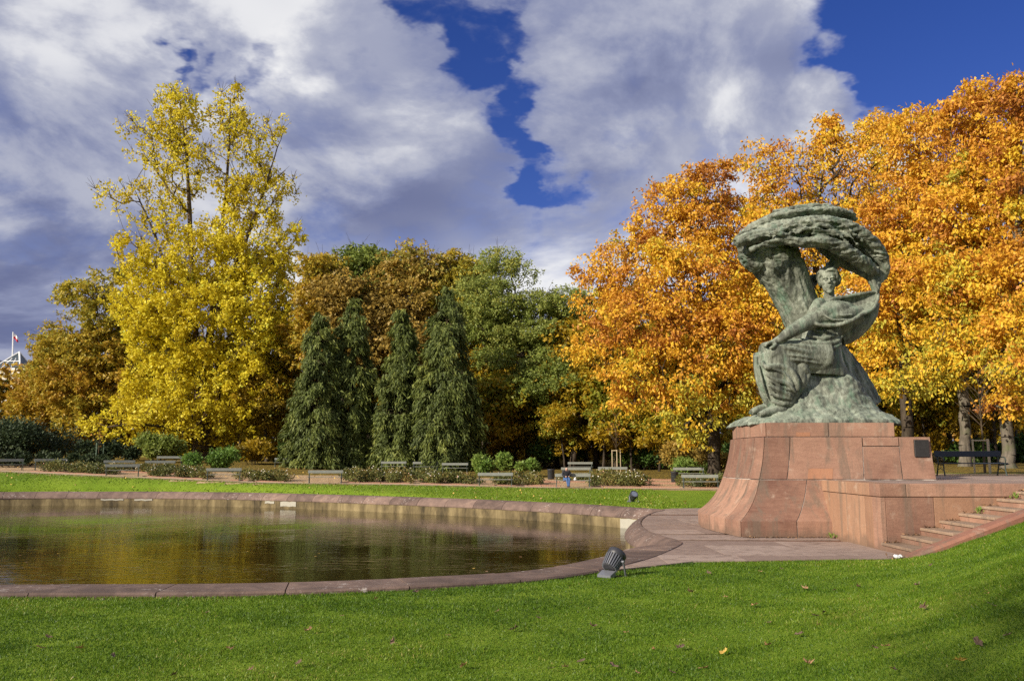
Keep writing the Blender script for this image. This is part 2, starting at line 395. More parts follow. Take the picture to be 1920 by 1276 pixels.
def leaf(name, stops, trans=0.35, rough=0.5):
    m = bpy.data.materials.new(name); m.use_nodes = True; MAT[name] = m
    k = NT(m.node_tree); b = m.node_tree.nodes['Principled BSDF']; out = m.node_tree.nodes['Material Output']
    b.inputs['Roughness'].default_value = rough; b.inputs['Specular IOR Level'].default_value = 0.25
    c = k.ramp(k.attr('tint'), stops); k.link(c, b.inputs['Base Color'])
    tr = k.add('ShaderNodeBsdfTranslucent'); k.link(c, tr.inputs['Color'])
    mx = k.add('ShaderNodeMixShader'); mx.inputs[0].default_value = trans
    k.link(b.outputs[0], mx.inputs[1]); k.link(tr.outputs[0], mx.inputs[2]); k.link(mx.outputs[0], out.inputs['Surface'])
leaf('leaf_yellow', [(0.0, (0.40, 0.29, 0.020)), (0.3, (0.60, 0.47, 0.026)), (0.65, (0.76, 0.64, 0.040)), (0.9, (0.80, 0.72, 0.08)), (1.0, (0.48, 0.54, 0.07))], 0.42)
leaf('leaf_oak', [(0.0, (0.34, 0.125, 0.030)), (0.2, (0.52, 0.220, 0.040)), (0.4, (0.67, 0.340, 0.042)), (0.66, (0.77, 0.460, 0.040)), (0.92, (0.76, 0.540, 0.045)), (1.0, (0.42, 0.40, 0.05))])
leaf('leaf_olive', [(0.0, (0.36, 0.190, 0.024)), (0.3, (0.48, 0.315, 0.032)), (0.6, (0.44, 0.350, 0.042)), (0.85, (0.31, 0.305, 0.050)), (1.0, (0.55, 0.42, 0.04))])
leaf('leaf_brown', [(0.0, (0.22, 0.150, 0.040)), (0.4, (0.34, 0.240, 0.055)), (0.75, (0.48, 0.310, 0.060)), (1.0, (0.36, 0.33, 0.07))])
leaf('leaf_locust', [(0.0, (0.13, 0.180, 0.034)), (0.4, (0.225, 0.275, 0.055)), (0.75, (0.31, 0.345, 0.085)), (1.0, (0.42, 0.38, 0.06))])
leaf('leaf_green', [(0.0, (0.040, 0.080, 0.018)), (0.5, (0.085, 0.150, 0.028)), (1.0, (0.15, 0.215, 0.040))])
leaf('leaf_bright', [(0.0, (0.085, 0.165, 0.028)), (0.5, (0.15, 0.255, 0.045)), (1.0, (0.25, 0.33, 0.07))])
leaf('leaf_under', [(0.0, (0.15, 0.115, 0.014)), (0.4, (0.32, 0.215, 0.014)), (0.7, (0.45, 0.29, 0.016)), (1.0, (0.24, 0.26, 0.030))])
leaf('leaf_conifer', [(0.0, (0.046, 0.064, 0.016)), (0.45, (0.098, 0.126, 0.028)), (0.8, (0.168, 0.195, 0.040)), (1.0, (0.24, 0.262, 0.056))], 0.15, 0.6)
leaf('leaf_yew', [(0.0, (0.015, 0.026, 0.012)), (0.6, (0.035, 0.056, 0.022)), (1.0, (0.065, 0.090, 0.030))], 0.1, 0.6)
leaf('leaf_rose', [(0.0, (0.055, 0.070, 0.020)), (0.5, (0.130, 0.140, 0.036)), (0.8, (0.22, 0.185, 0.05)), (1.0, (0.30, 0.20, 0.07))], 0.2)
leaf('grass_blade', [(0.0, (0.042, 0.092, 0.008)), (0.4, (0.090, 0.170, 0.010)), (0.75, (0.158, 0.244, 0.015)), (0.94, (0.25, 0.30, 0.04)), (1.0, (0.40, 0.33, 0.11))], 0.3, 0.45)
leaf('fallen_leaf', [(0.0, (0.10, 0.068, 0.048)), (0.4, (0.22, 0.138, 0.085)), (0.75, (0.42, 0.235, 0.110)), (1.0, (0.62, 0.42, 0.08))], 0.1, 0.6)

def ground():
    k, b = material('ground', 0.95, spec=0.1); p = k.pos()
    g1 = k.noise(p, 0.35, 4, 0.6); g2 = k.noise(p, 9.0, 5, 0.7); g3 = k.noise(k.scale(p, (1, 1, 1)), 46.0, 3, 0.7)
    f = k.math('ADD', k.math('ADD', k.math('MULTIPLY', g1, 0.45), k.math('MULTIPLY', g2, 0.35)), k.math('MULTIPLY', g3, 0.30))
    lawn = k.ramp(f, [(0.34, (0.085, 0.155, 0.012)), (0.52, (0.145, 0.225, 0.018)), (0.66, (0.200, 0.275, 0.028)), (0.80, (0.27, 0.28, 0.05))])
    sand = k.ramp(k.noise(p, 2.2, 6, 0.65), [(0.35, (0.34, 0.225, 0.125)), (0.65, (0.50, 0.36, 0.215))])
    lit = k.ramp(k.noise(p, 5.0, 6, 0.75), [(0.36, (0.045, 0.040, 0.018)), (0.5, (0.13, 0.095, 0.028)), (0.64, (0.42, 0.29, 0.035))])
    base = k.mix(k.smooth(k.math('ADD', k.attr('sand'), k.math('MULTIPLY', k.math('SUBTRACT', g2, 0.5), 0.35)), 0.4, 0.6), lawn, sand)
    base = k.mix(k.smooth(k.math('ADD', k.attr('litter'), k.math('MULTIPLY', k.math('SUBTRACT', g2, 0.5), 0.5)), 0.4, 0.65), base, lit)
    k.link(base, b.inputs['Base Color'])
    k.link(k.bump(k.math('ADD', g2, g3), 0.8, 0.04), b.inputs['Normal'])
ground()
def path_mat():
    k, b = material('path_sand', 0.95, spec=0.1); p = k.pos()
    base = k.ramp(k.noise(p, 2.6, 6, 0.65), [(0.35, (0.36, 0.26, 0.165)), (0.65, (0.54, 0.41, 0.28))])
    k.link(base, b.inputs['Base Color']); k.link(k.bump(k.noise(p, 30, 3), 0.5, 0.01), b.inputs['Normal'])
path_mat()
# ------------------------------------------------------------------ ground, pond, paving
O_CTRL = [(6.4, 36.4), (5.4, 38.0), (4.0, 39.9), (1.05, 43.1), (-2.3, 46.0), (-5.97, 48.6), (-11, 51.8), (-16.1, 54.4), (-21, 55.9), (-26.4, 56.4),
          (-33, 55.5), (-41, 50.5), (-46, 42), (-46, 32), (-41, 23), (-32, 17), (-22, 14.6), (-14, 13.95), (-8, 13.85), (-5, 13.9), (-3.1, 14.2),
          (-1.3, 14.75), (0.4, 15.5), (1.65, 16.65), (2.75, 18.3), (3.65, 20.2), (4.35, 22.2), (4.17, 24.0), (4.05, 26.2), (4.3, 28.9), (4.95, 32.0), (5.7, 34.6)]
O = catmull(O_CTRL, 24)
_seg = np.hypot(*(np.roll(O, -1, 0) - O).T); _arc = np.concatenate([[0], np.cumsum(_seg)]); PER = _arc[-1]
def at_arc(s):
    s = s % PER; i = np.searchsorted(_arc, s, 'right') - 1; t = (s - _arc[i]) / _seg[i]
    return O[i] * (1 - t) + O[(i + 1) % len(O)] * t
STEP = 0.25
NS = int(round(PER / STEP)); STEP = PER / NS
OP = np.array([at_arc(i * STEP) for i in range(NS)])                    # even spacing, counter-clockwise
tan = np.roll(OP, -1, 0) - np.roll(OP, 1, 0)
nrm = np.stack([-tan[:, 1], tan[:, 0]], 1); nrm /= np.linalg.norm(nrm, axis=1)[:, None]
ker = np.hanning(13)[1:-1]; ker /= ker.sum()
nrm = sum(np.roll(nrm, j - 5, 0) * ker[j] for j in range(11)); nrm /= np.linalg.norm(nrm, axis=1)[:, None]
# width of the flat top of the coping: wide on the near side, narrow along the apron
near_w = ((OP[:, 1] < 21.5) & (OP[:, 0] < 4.4)).astype(float)
apron_w = ((OP[:, 0] > 3.9) & (OP[:, 1] > 21.8) & (OP[:, 1] < 37)).astype(float)
FW = 0.35 + 0.62 * near_w - 0.29 * apron_w
kb = np.hanning(19)[1:-1]; kb /= kb.sum()
FW = sum(np.roll(FW, j - 8) * kb[j] for j in range(17))
def inset(i, d): return OP[i % NS] + nrm[i % NS] * d

PATH = np.array([(-120, 80, 1.9), (-60, 70, 1.55), (-36.8, 62, 1.19), (-28.2, 60, 0.89), (-16.9, 57, 0.53), (-6.8, 55.5, 0.44), (1.3, 54, 0.32), (11.9, 52, 0.26), (22, 50, 0.6), (60, 44, 1.4)])
def path_at(x): return np.interp(x, PATH[:, 0], PATH[:, 1]), np.interp(x, PATH[:, 0], PATH[:, 2])
PAVE = [(1.75, 16.72), (3.75, 18.13), (6.1, 18.5), (8.62, 18.78), (8.62, 24.5), (9.2, 29.0), (9.4, 37.6), (6.6, 37.2), (6.3, 36.7)] + \
       [tuple(OP[i]) for i in range(0, NS, 4) if OP[i][0] > 3.9 and 21.9 < OP[i][1] < 36.2][:] + [tuple(OP[i]) for i in range(0, NS, 4)[::-1]][:0]
# order the shoreline part of the outline from the far nook to the near one
_sh = sorted([p for p in PAVE[9:]], key=lambda p: -p[1])
_nr = sorted([tuple(OP[i]) for i in range(0, NS, 4) if 1.9 < OP[i][0] < 4.4 and 16.8 < OP[i][1] <= 21.9], key=lambda p: -p[1])
PAVE = PAVE[:9] + _sh + _nr
PAVE_A = np.array(PAVE)

def softplus(s, k_): return k_ * np.logaddexp(0, s / k_)
def H(x, y):
    """height of the ground"""
    x = np.asarray(x, float); y = np.asarray(y, float)
    near = np.minimum(0.37 * softplus(x - 8.75 + 0.556 * (18.4 - y), 0.6), 1.55 + 0.02 * (x - 12))
    near = near + 0.03 * np.sin(x * 0.7 + 1) * np.sin(y * 0.5) * smoothstep(17.5, 14, y)
    yp, zp = path_at(x)
    far = zp * smoothstep(yp - 9, yp - 0.5, y) + 0.028 * np.clip(y - yp - 2.2, 0, 60)
    xe = np.maximum(9.5, 0.262 * y)
    wr = smoothstep(xe, xe + 3.0, x) * smoothstep(19.5, 21.5, y)
    far = np.maximum(far, (1.49 + 0.012 * np.clip(y - 30, 0, 60)) * wr)
    t = smoothstep(18.6, 20.6, y)
    return near * (1 - t) + far * t

xs = np.concatenate([np.linspace(-700, -60, 14)[:-1], np.arange(-60, -46, 1.4), np.arange(-46, 26, 0.5), np.arange(26, 60, 2.0), np.linspace(60, 700, 14)])
ys = np.concatenate([np.linspace(-300, -8, 8)[:-1], np.arange(-8, 4, 1.5), np.arange(4, 64, 0.5), np.arange(64, 130, 2.2), np.linspace(130, 1500, 12)])
GX, GY = np.meshgrid(xs, ys)
GZ = H(GX, GY)
dO, inO = seg_dist(GX, GY, OP[::2])
dP, inP = seg_dist(GX, GY, PAVE_A)
edge = np.where(~inO, smoothstep(0.0, 1.2, dO), 0)
GZ = np.where(~inO, GZ * (0.25 + 0.75 * edge) - 0.05 * (1 - edge), np.where(dO > 0.22, -1.9, -0.7))
GZ = np.where(inP, -0.12, np.where(inO, GZ, np.minimum(GZ, GZ * smoothstep(0, 1.0, dP) - 0.03 * (1 - smoothstep(0, 1.0, dP)))))
stair = (GX > 8.4) & (GX < 13.6) & (GY > 18.75) & (GY < 20.6)
GZ = np.where(stair, -0.3, GZ)
terr = (GX > 8.9) & (GX < 13.0) & (GY > 20.3) & (GY < 29)
GZ = np.where(terr, -0.2, GZ)
GZ = np.where((GX >= 13.0) & (GY > 18.7) & (GY < 30.0), np.minimum(GZ, 1.40), GZ)
nx, ny = len(xs), len(ys)
idx = np.arange(nx * ny).reshape(ny, nx)
F = np.stack([idx[:-1, :-1], idx[:-1, 1:], idx[1:, 1:], idx[1:, :-1]], -1).reshape(-1, 4)
me = np_mesh('ground', np.stack([GX, GY, GZ], -1).reshape(-1, 3), F)
yp, zp = path_at(GX)
sand = ((GY > yp - 1.0) & (GY < yp + 13) & (GX > -46) & (GX < 15)).astype(float)
sand = np.maximum(sand, ((GX > 12) & (GY > 19) & (GY < 34) & (GX > 0.3 * GY)).astype(float))
litter = ((GY > yp + 13) | ((GX > np.maximum(9.5, 0.27 * GY)) & (GY > 34))).astype(float) * (GY > 20)
for nm, v in (('sand', sand), ('litter', litter)):
    a = me.attributes.new(nm, 'FLOAT', 'POINT'); a.data.foreach_set('value', v.ravel().astype(np.float32))
g_o = link_mesh('ground', me, 'ground', None, True); tag(g_o, 'mown green lawn and park ground around the pond', 'ground', kind='structure')

# the path along the far lawn
pv, pf = [], []
pxs = np.arange(-60, 18, 1.0); pyp, pzp = path_at(pxs)
for i, x in enumerate(pxs):
    for dy in (-0.15, 0.9, 2.0):
        pv.append((x, pyp[i] + dy, float(H(x, pyp[i] + dy)) + 0.03))
for i in range(len(pxs) - 1):
    for j in range(2): q = 3 * i + j; pf.append((q, q + 3, q + 4, q + 1))
tag(obj('path', pv, [f[::-1] for f in pf], 'path_sand', None, True), 'pale sandy path behind the far lawn', 'path', kind='structure')

# water and the basin wall
WZ = -0.84
ring = [tuple(inset(i, FW[i] + 0.40)) + (WZ,) for i in range(0, NS, 2)]
tag(obj('water', ring, [tuple(range(len(ring)))], 'water'), 'dark rippled pond water mirroring the trees', 'water', kind='structure')
wv, wf = [], []
for i in range(NS):
    a = inset(i, FW[i] + 0.47)
    for z in (-0.40, -0.8, -1.3, -1.95): wv.append((a[0], a[1], z))
for i in range(NS):
    for j in range(3):
        q, r = 4 * i + j, 4 * ((i + 1) % NS) + j; wf.append((q, q + 1, r + 1, r))
wall_o = tag(obj('pond_wall', wv, wf, 'pond_wall'), 'stained concrete basin wall of the pond under its stone coping', 'pond wall', kind='structure')
# whitewashed repairs on the basin wall
def patch(px0, px1, z0, z1):
    ids = []
    for i in range(NS):
        a = inset(i, FW[i] + 0.47); vv = (a[0] / a[1] * FPX + 960) if a[1] > 5 else -1
        if px0 < vv < px1 and a[1] > 36.8: ids.append(i)
    if len(ids) < 2: return
    v, f = [], []
    for i in ids:
        for d in (0.474, 0.50):
            a = inset(i, FW[i] + d)
            for z in (z0, z1): v.append((a[0], a[1], z + 0.02 * math.sin(i * 2.3)))
    m_ = len(ids)
    for j in range(m_ - 1):
        q = 4 * j; f += [(q + 2, q + 3, q + 7, q + 6), (q + 1, q + 5, q + 7, q + 3), (q, q + 2, q + 6, q + 4), (q, q + 4, q + 5, q + 1)]
    f += [(0, 1, 3, 2), (4 * m_ - 4, 4 * m_ - 2, 4 * m_ - 1, 4 * m_ - 3)]
    obj('whitewash_patch', v, f, 'whitewash', wall_o)
patch(528, 566, -0.72, -0.44); patch(504, 524, -0.58, -0.44); patch(1158, 1205, -0.95, -0.44); patch(200, 245, -0.52, -0.43); patch(262, 300, -0.53, -0.43)
# coping stones, each a piece of its own
rng = np.random.default_rng(3)
per = 8; n_st = NS // per
for sidx in range(n_st):
    i0 = sidx * per; i1 = i0 + per if sidx < n_st - 1 else NS
    v, f = [], []; jz = float(rng.uniform(-0.006, 0.006)); m_ = i1 - i0
    for j in range(m_ + 1):
        i = i0 + j; fw = FW[i % NS]
        prof = [(0.0, -0.30), (0.0, -0.03), (0.03, 0.0), (fw, 0.0), (fw + 0.10, -0.022), (fw + 0.22, -0.075), (fw + 0.34, -0.160), (fw + 0.44, -0.265), (fw + 0.50, -0.36), (fw + 0.50, -0.42), (0.02, -0.50)]
        A, B = OP[i % NS], nrm[i % NS]
        tn = np.array([B[1], -B[0]]); gap = 0.010 if j == 0 else (-0.010 if j == m_ else 0.0)
        for d, z in prof:
            q = A + B * d + tn * gap; v.append((q[0], q[1], z + jz + 0.012))
    K = 11
    for j in range(m_):
        for a in range(K): q = j * K; f.append((q + a, q + (a + 1) % K, q + K + (a + 1) % K, q + K + a))
    f.append(tuple(range(K))[::-1]); f.append(tuple(m_ * K + a for a in range(K)))
    obj('coping_stone', v, f, 'coping_stone', wall_o)

# paving of the apron round the monument
def clip(poly, nx_, ny_, d):
    out = []
    for i in range(len(poly)):
        a, b = poly[i], poly[(i + 1) % len(poly)]; da, db = a[0] * nx_ + a[1] * ny_ - d, b[0] * nx_ + b[1] * ny_ - d
        if da >= 0: out.append(a)
        if (da >= 0) != (db >= 0): t = da / (da - db); out.append((a[0] + (b[0] - a[0]) * t, a[1] + (b[1] - a[1]) * t))
    return out
pb = MB().prism(PAVE, -0.16, -0.03).build('pavement', 'sandstone_dark'); tag(pb, 'stone paved apron between the pond and the monument', 'pavement', kind='structure')
rng = np.random.default_rng(11)
y = 16.2
while y < 38:
    hgt = float(rng.uniform(1.25, 2.2)); x = float(rng.uniform(0, 1.5)); sl = float(rng.uniform(-0.06, 0.10))
    row = clip(clip(PAVE, sl, 1, y + 0.006), -sl, -1, -(y + hgt - 0.006))
    while x < 10 and row:
        wd = float(rng.uniform(1.5, 3.2)); q = clip(clip(row, 1, 0, x + 0.006), -1, 0, -(x + wd - 0.006)); x += wd
        if len(q) >= 3:
            ar = abs(sum(q[i][0] * q[(i + 1) % len(q)][1] - q[(i + 1) % len(q)][0] * q[i][1] for i in range(len(q)))) / 2
            if ar > 0.02: jz = float(rng.uniform(-0.005, 0.005)); MB().prism(q, -0.02, jz).build('paving_slab', 'paving_stone', pb)
    y += hgt
# ------------------------------------------------------------------ pedestal of red sandstone blocks
PLAN = [(11.9, 24.5), (7.25, 24.5), (7.12, 25.6), (7.05, 26.9), (7.25, 28.2), (8.4, 29.2), (11.9, 29.2)]       # outline of the top, front right corner first
PLAN = [Vector((x, y)) for x, y in PLAN]
def mitres(pl):
    out = []
    for i, p in enumerate(pl):
        ns = []
        for a, b in ((i - 1, i), (i, i + 1)):
            if a < 0 or b >= len(pl): continue
            d = (pl[b] - pl[a]).normalized(); ns.append(Vector((-d.y, d.x)))
        n = sum(ns, Vector((0, 0))); n.normalize(); out.append(n / max(n.dot(ns[0]), 0.5))
    return out
MIT = mitres(PLAN)
# the outline runs right to left along the front, so its left-hand side is outside (towards the camera and the pond)
if MIT[0].y > 0: MIT = [-m for m in MIT]
PROF = [(0.0, 0.93), (0.43, 0.93), (0.436, 0.925), (0.55, 0.80), (0.70, 0.665), (0.90, 0.525), (1.15, 0.40), (1.40, 0.315), (1.53, 0.28), (1.80, 0.205), (2.10, 0.14), (2.45, 0.085), (2.73, 0.06), (2.731, 0.0), (3.2, 0.0)]
def o_at(h): return float(np.interp(h, [a for a, _ in PROF], [b for _, b in PROF]))
def ped_pt(s, h, inward=0.0):
    """s: index along PLAN (fractional); h: height"""
    i = min(int(s), len(PLAN) - 2); t = s - i
    def corner(j):
        m = MIT[j]; o = o_at(h) - inward
        return PLAN[j] + Vector((m.x * o * (1.28 if o > 0 else 1.0), m.y * o))
    p = corner(i).lerp(corner(i + 1), t); return (p.x, p.y, h)
def s_front(x, h):
    """s of the front face where it passes x at height h"""
    a, b = ped_pt(0, h)[0], ped_pt(1, h)[0]; return (a - x) / (a - b)
ped = empty('stone_pedestal', (9, 27, 0)); tag(ped, 'red sandstone pedestal flaring out to a wide curved foot under the bronze statue', 'pedestal')
def block(s0, s1, h0, h1, m='sandstone', proud=0.0, name='stone_block', thick=0.5, gap=0.012):
    hs = sorted(set([h0 + gap, h1 - gap] + [a for a, _ in PROF if h0 + gap + 0.02 < a < h1 - gap - 0.02]))
    L = max((Vector(ped_pt(s1, h0)[:2]) - Vector(ped_pt(s0, h0)[:2])).length, 0.1); e = gap / L * (s1 - s0)
    ss = sorted(set([s0 + e, s1 - e] + [float(i) for i in range(len(PLAN)) if s0 + e < i < s1 - e] + list(np.linspace(s0 + e, s1 - e, 3))))
    v, f = [], []; nS, nH = len(ss), len(hs)
    for inn in (-proud, thick):
        for h in hs:
            for s in ss: v.append(Vector(ped_pt(s, h, inn)))
    q = lambda k_, i, j: k_ * nS * nH + j * nS + i
    for j in range(nH - 1):
        for i in range(nS - 1):
            f.append((q(0, i, j), q(0, i, j + 1), q(0, i + 1, j + 1), q(0, i + 1, j))); f.append((q(1, i, j), q(1, i + 1, j), q(1, i + 1, j + 1), q(1, i, j + 1)))
    for j in range(nH - 1):
        f.append((q(0, 0, j), q(1, 0, j), q(1, 0, j + 1), q(0, 0, j + 1))); f.append((q(0, nS - 1, j), q(0, nS - 1, j + 1), q(1, nS - 1, j + 1), q(1, nS - 1, j)))
    for i in range(nS - 1):
        f.append((q(0, i, 0), q(0, i + 1, 0), q(1, i + 1, 0), q(1, i, 0))); f.append((q(0, i, nH - 1), q(1, i, nH - 1), q(1, i + 1, nH - 1), q(0, i + 1, nH - 1)))
    loc = Vector(ped.location); o = obj(name, [p - loc for p in v], f, m, ped)
    return o
xf = lambda px, py: P(px, py, 24.3).x
# core behind the blocks so that the joints read as dark mortar
core = MB()
cv, cf = [], []
hs = [a for a, _ in PROF if a < 2.72]; rows = []
for h in hs:
    rows.append([Vector(ped_pt(s, h, 0.018)) - Vector(ped.location) for s in range(len(PLAN))])
n = len(PLAN)
for r_ in rows: cv += r_
for j in range(len(hs) - 1):
    for i in range(n): cf.append((j * n + i, (j + 1) * n + i, (j + 1) * n + (i + 1) % n, j * n + (i + 1) % n))
cf.append(tuple((len(hs) - 1) * n + i for i in range(n))[::-1])
obj('core', cv, cf, 'mortar', ped)
obj('core', *(lambda m: (m.v, m.f))(MB().prism([(p_.x - 9, p_.y - 27) for p_ in (Vector((10.88, 24.53)), Vector((7.29, 24.53)), Vector((7.16, 25.6)), Vector((7.09, 26.9)), Vector((7.29, 28.2)), Vector((8.4, 29.15)), Vector((10.88, 29.15)))], 2.6, 3.12)), 'mortar', ped)
# bottom course
sA = s_front(9.35, 0.2); sj = s_front(xf(1487, 960), 0.6)
for a, b in ((sA, sj), (sj, 1.0), (1.0, 1.55), (1.55, 2.35), (2.35, 3.1), (3.1, 4.0), (4.0, 5.0)): block(a, b, 0.0, 1.53)
# middle course
e2 = 0.0
j1, j2, j3 = s_front(xf(1690, 860), 2.1), s_front(xf(1620, 860), 2.1), s_front(xf(1481, 860), 2.1)
block(e2, j1, 1.53, 2.73); block(j1, j2, 1.53, 2.46); block(j1, j2, 2.46, 2.73); block(j2, j3, 1.53, 2.73)
for a, b in ((j3, 1.0), (1.0, 1.6), (1.6, 2.2), (2.2, 2.9), (2.9, 4.0), (4.0, 5.0)): block(a, b, 1.53, 2.73)
# top course ends short of the front right corner
t0, t1 = s_front(10.93, 3.0), s_front(xf(1558, 805), 3.0)
for a, b in ((t0, t1), (t1, 1.0), (1.0, 2.0), (2.0, 3.0), (3.0, 4.0), (4.0, 4.7)): block(a, b, 2.73, 3.14)
# inlaid repair stones
block(s_front(xf(1560, 890), 1.6), s_front(xf(1513, 890), 1.6), 1.54, 1.84, 'sandstone_orange', 0.006, 'repair_stone', 0.1, 0.004)
block(s_front(xf(1524, 814), 2.8), s_front(xf(1497, 814), 2.8), 2.735, 2.86, 'sandstone_orange', 0.006, 'repair_stone', 0.1, 0.004)
# right flank of the pedestal
lo = Vector(ped.location)
def pbox(a, b, name='stone_block', m='sandstone', bev=0.006): return MB().box(tuple(Vector(a) - lo), tuple(Vector(b) - lo), bev).build(name, m, ped)
pbox((11.42, 25.0, 1.54), (11.96, 29.1, 2.72)); pbox((10.45, 25.01, 2.74), (10.925, 29.1, 3.13))
# dark plaque with rows of fine raised lines and corner bolts
pc = P(1733, 840, 24.2); pw, ph = 0.205, 0.245
fy = ped_pt(0.1, 2.2)[1]
pl = MB().box((pc.x - pw - lo.x, fy - 0.045 - lo.y, pc.z - ph), (pc.x + pw - lo.x, fy + 0.02 - lo.y, pc.z + ph), 0.008).build('plaque', 'plaque_metal', ped)
pl['label'] = 'dark metal plaque with worn rows of text'
for dx in (-1, 1):
    for dz in (-1, 1): MB().ball((pc.x + dx * (pw - 0.03) - lo.x, fy - 0.05 - lo.y, pc.z + dz * (ph - 0.03)), 0.014, 8, 6).build('bolt', 'plaque_metal', pl)

# ------------------------------------------------------------------ terrace with coping, and the stairs up to it
ter = empty('stone_terrace', (8.67, 20.44, 0)); tag(ter, 'raised red sandstone terrace beside the pedestal with a heavy cap course', 'terrace')
tl = Vector(ter.location)
TZ = 1.52
def tbox(a, b, name='wall_stone', m='sandstone_tan', bev=0.006): return MB().box(tuple(Vector(a) - tl), tuple(Vector(b) - tl), bev).build(name, m, ter)
tbox((8.73, 20.50, -0.3), (40, 23.1, 1.22), 'core', 'sandstone_dark', 0)
tbox((8.9, 23.1, -0.3), (40, 30.0, 1.40), 'core', 'sandstone_dark', 0)
XJ = [8.67, 8.80, P(1752, 960, 20.44).x, 13.6, 16.2, 18.8, 21.4, 24.0]
for i in range(len(XJ) - 1): tbox((XJ[i] + 0.005, 20.44, -0.25), (XJ[i + 1] - 0.005, 20.9, 1.205), m='sandstone' if i in (0, 1) else 'sandstone_tan')
YJ = [20.44, 20.95, 21.9, 22.75, 23.55, 24.3]
tbox((8.67, 20.905, -0.25), (9.1, 21.35, 1.205)); tbox((8.67, 21.36, -0.25), (9.1, 22.55, 1.205)); tbox((8.67, 22.56, -0.25), (9.1, 24.2, 1.205))
CJ = [8.655, P(1700, 918, 20.4).x, 12.3, 15.4, 18.5, 21.6, 25]
for i in range(len(CJ) - 1): tbox((CJ[i] + 0.005, 20.42, 1.22), (CJ[i + 1] - 0.005, 21.0, TZ), 'cap_stone', 'sandstone', 0.01)
tbox((8.655, 21.01, 1.22), (9.25, 22.4, TZ), 'cap_stone', 'sandstone_tan', 0.01); tbox((8.655, 22.41, 1.22), (9.25, 24.2, TZ), 'cap_stone', 'sandstone_tan', 0.01)
rng = np.random.default_rng(5)
y = 21.012
for hgt in (1.9, 2.0, 1.8, 1.9, 1.4):
    x = 9.262
    while x < 30:
        wd = float(rng.uniform(1.6, 2.6)); tbox((x, y, 1.40), (x + wd - 0.012, y + hgt - 0.012, TZ - 0.004 + float(rng.uniform(-.003, .003))), 'paving_slab', 'paving_stone', 0); x += wd
    y += hgt
stp = empty('stone_staircase', (8.64, 19.6, 0)); tag(stp, 'worn stone stairs climbing along the terrace wall behind a sloping kerb', 'stairs')
sl_ = Vector(stp.location)
RUN, RISE = 0.462, 0.1685
for i in range(9):
    x0 = 8.64 + RUN * i; z1 = RISE * (i + 1)
    s_o = MB().box((x0 + 0.03 - sl_.x, 18.93 - sl_.y, max(z1 - 0.5, -0.2)), (x0 + 1.2 - sl_.x if i < 8 else x0 + 4 - sl_.x, 20.435 - sl_.y, z1 - 0.066)).build('step', 'sandstone', stp)
    MB().box((x0 - sl_.x, 18.925 - sl_.y, z1 - 0.062), (x0 + RUN + 0.06 - sl_.x if i < 8 else x0 + 4 - sl_.x, 20.432 - sl_.y, z1), 0.008).build('tread', 'sandstone_tread', s_o)
# sloping kerb in three lengths
g = RISE / RUN
kx = [8.50, 10.02, 11.55, 13.1]
for i in range(3):
    a, b = kx[i] + (0.006 if i else 0), kx[i + 1]
    za, zb = 0.115 + g * (a - 8.64), 0.115 + g * (b - 8.64)
    v = [(a, 18.52, za - 0.6), (b, 18.52, zb - 0.6), (b, 18.915, zb - 0.6), (a, 18.915, za - 0.6), (a, 18.52, za - 0.05), (b, 18.52, zb - 0.05), (b, 18.915, zb), (a, 18.915, za), (a, 18.58, za + 0.005), (b, 18.58, zb + 0.005)]
    f = [(0, 3, 2, 1), (0, 1, 5, 4), (4, 5, 9, 8), (8, 9, 6, 7), (2, 3, 7, 6), (0, 4, 8, 7, 3), (1, 2, 6, 9, 5)]
    obj('kerb_stone', [Vector(p) - sl_ for p in v], f, 'sandstone_dark', stp)
for (x, y_, z, r, m) in ((9.55, 18.50, 0.16, 0.16, 'sandstone_tan'), (10.9, 18.48, 0.62, 0.13, 'sandstone_tan'), (9.95, 18.50, 0.30, 0.12, 'sandstone_orange')):
    bq = MB().ball((x - sl_.x, y_ - sl_.y, z), (r * 1.3, 0.09, r * 0.75), 8, 6); bq.build('rubble_stone', m, stp)

# ------------------------------------------------------------------ bronze statue
SY = 26.0
def S(px, py, dy=0.0): return P(px, py, SY + dy)
PXM = SY / FPX * 1.0                                              # metres per photo pixel at the statue
def loft(mb, rows, n=18, sub=3):
    """rows: (px, py, dy, half width across the path in px, half depth in px)"""
    A = np.array(rows, float); A = catmull(list(A), sub, False) if len(A) > 2 else A
    c = [S(r_[0], r_[1], r_[2]) for r_ in A]; base = len(mb.v)
    for i, p in enumerate(c):
        t = c[min(i + 1, len(c) - 1)] - c[max(i - 1, 0)]; t.normalize()
        dp = Vector((0, 1, 0)); dp = (dp - t * dp.dot(t)); dp = dp.normalized() if dp.length > 0.2 else Vector((1, 0, 0))
        e = t.cross(dp).normalized(); a, b = max(A[i][3], 0.5) * PXM, max(A[i][4], 0.5) * PXM
        for j in range(n):
            th = 2 * math.pi * j / n; mb.v.append(tuple(p + e * (a * math.cos(th)) + dp * (b * math.sin(th))))
    for i in range(len(c) - 1):
        for j in range(n): q = base + i * n; mb.f.append((q + j, q + (j + 1) % n, q + n + (j + 1) % n, q + n + j))
    mb.f.append(tuple(base + j for j in range(n))[::-1]); q = base + (len(c) - 1) * n; mb.f.append(tuple(q + j for j in range(n)))
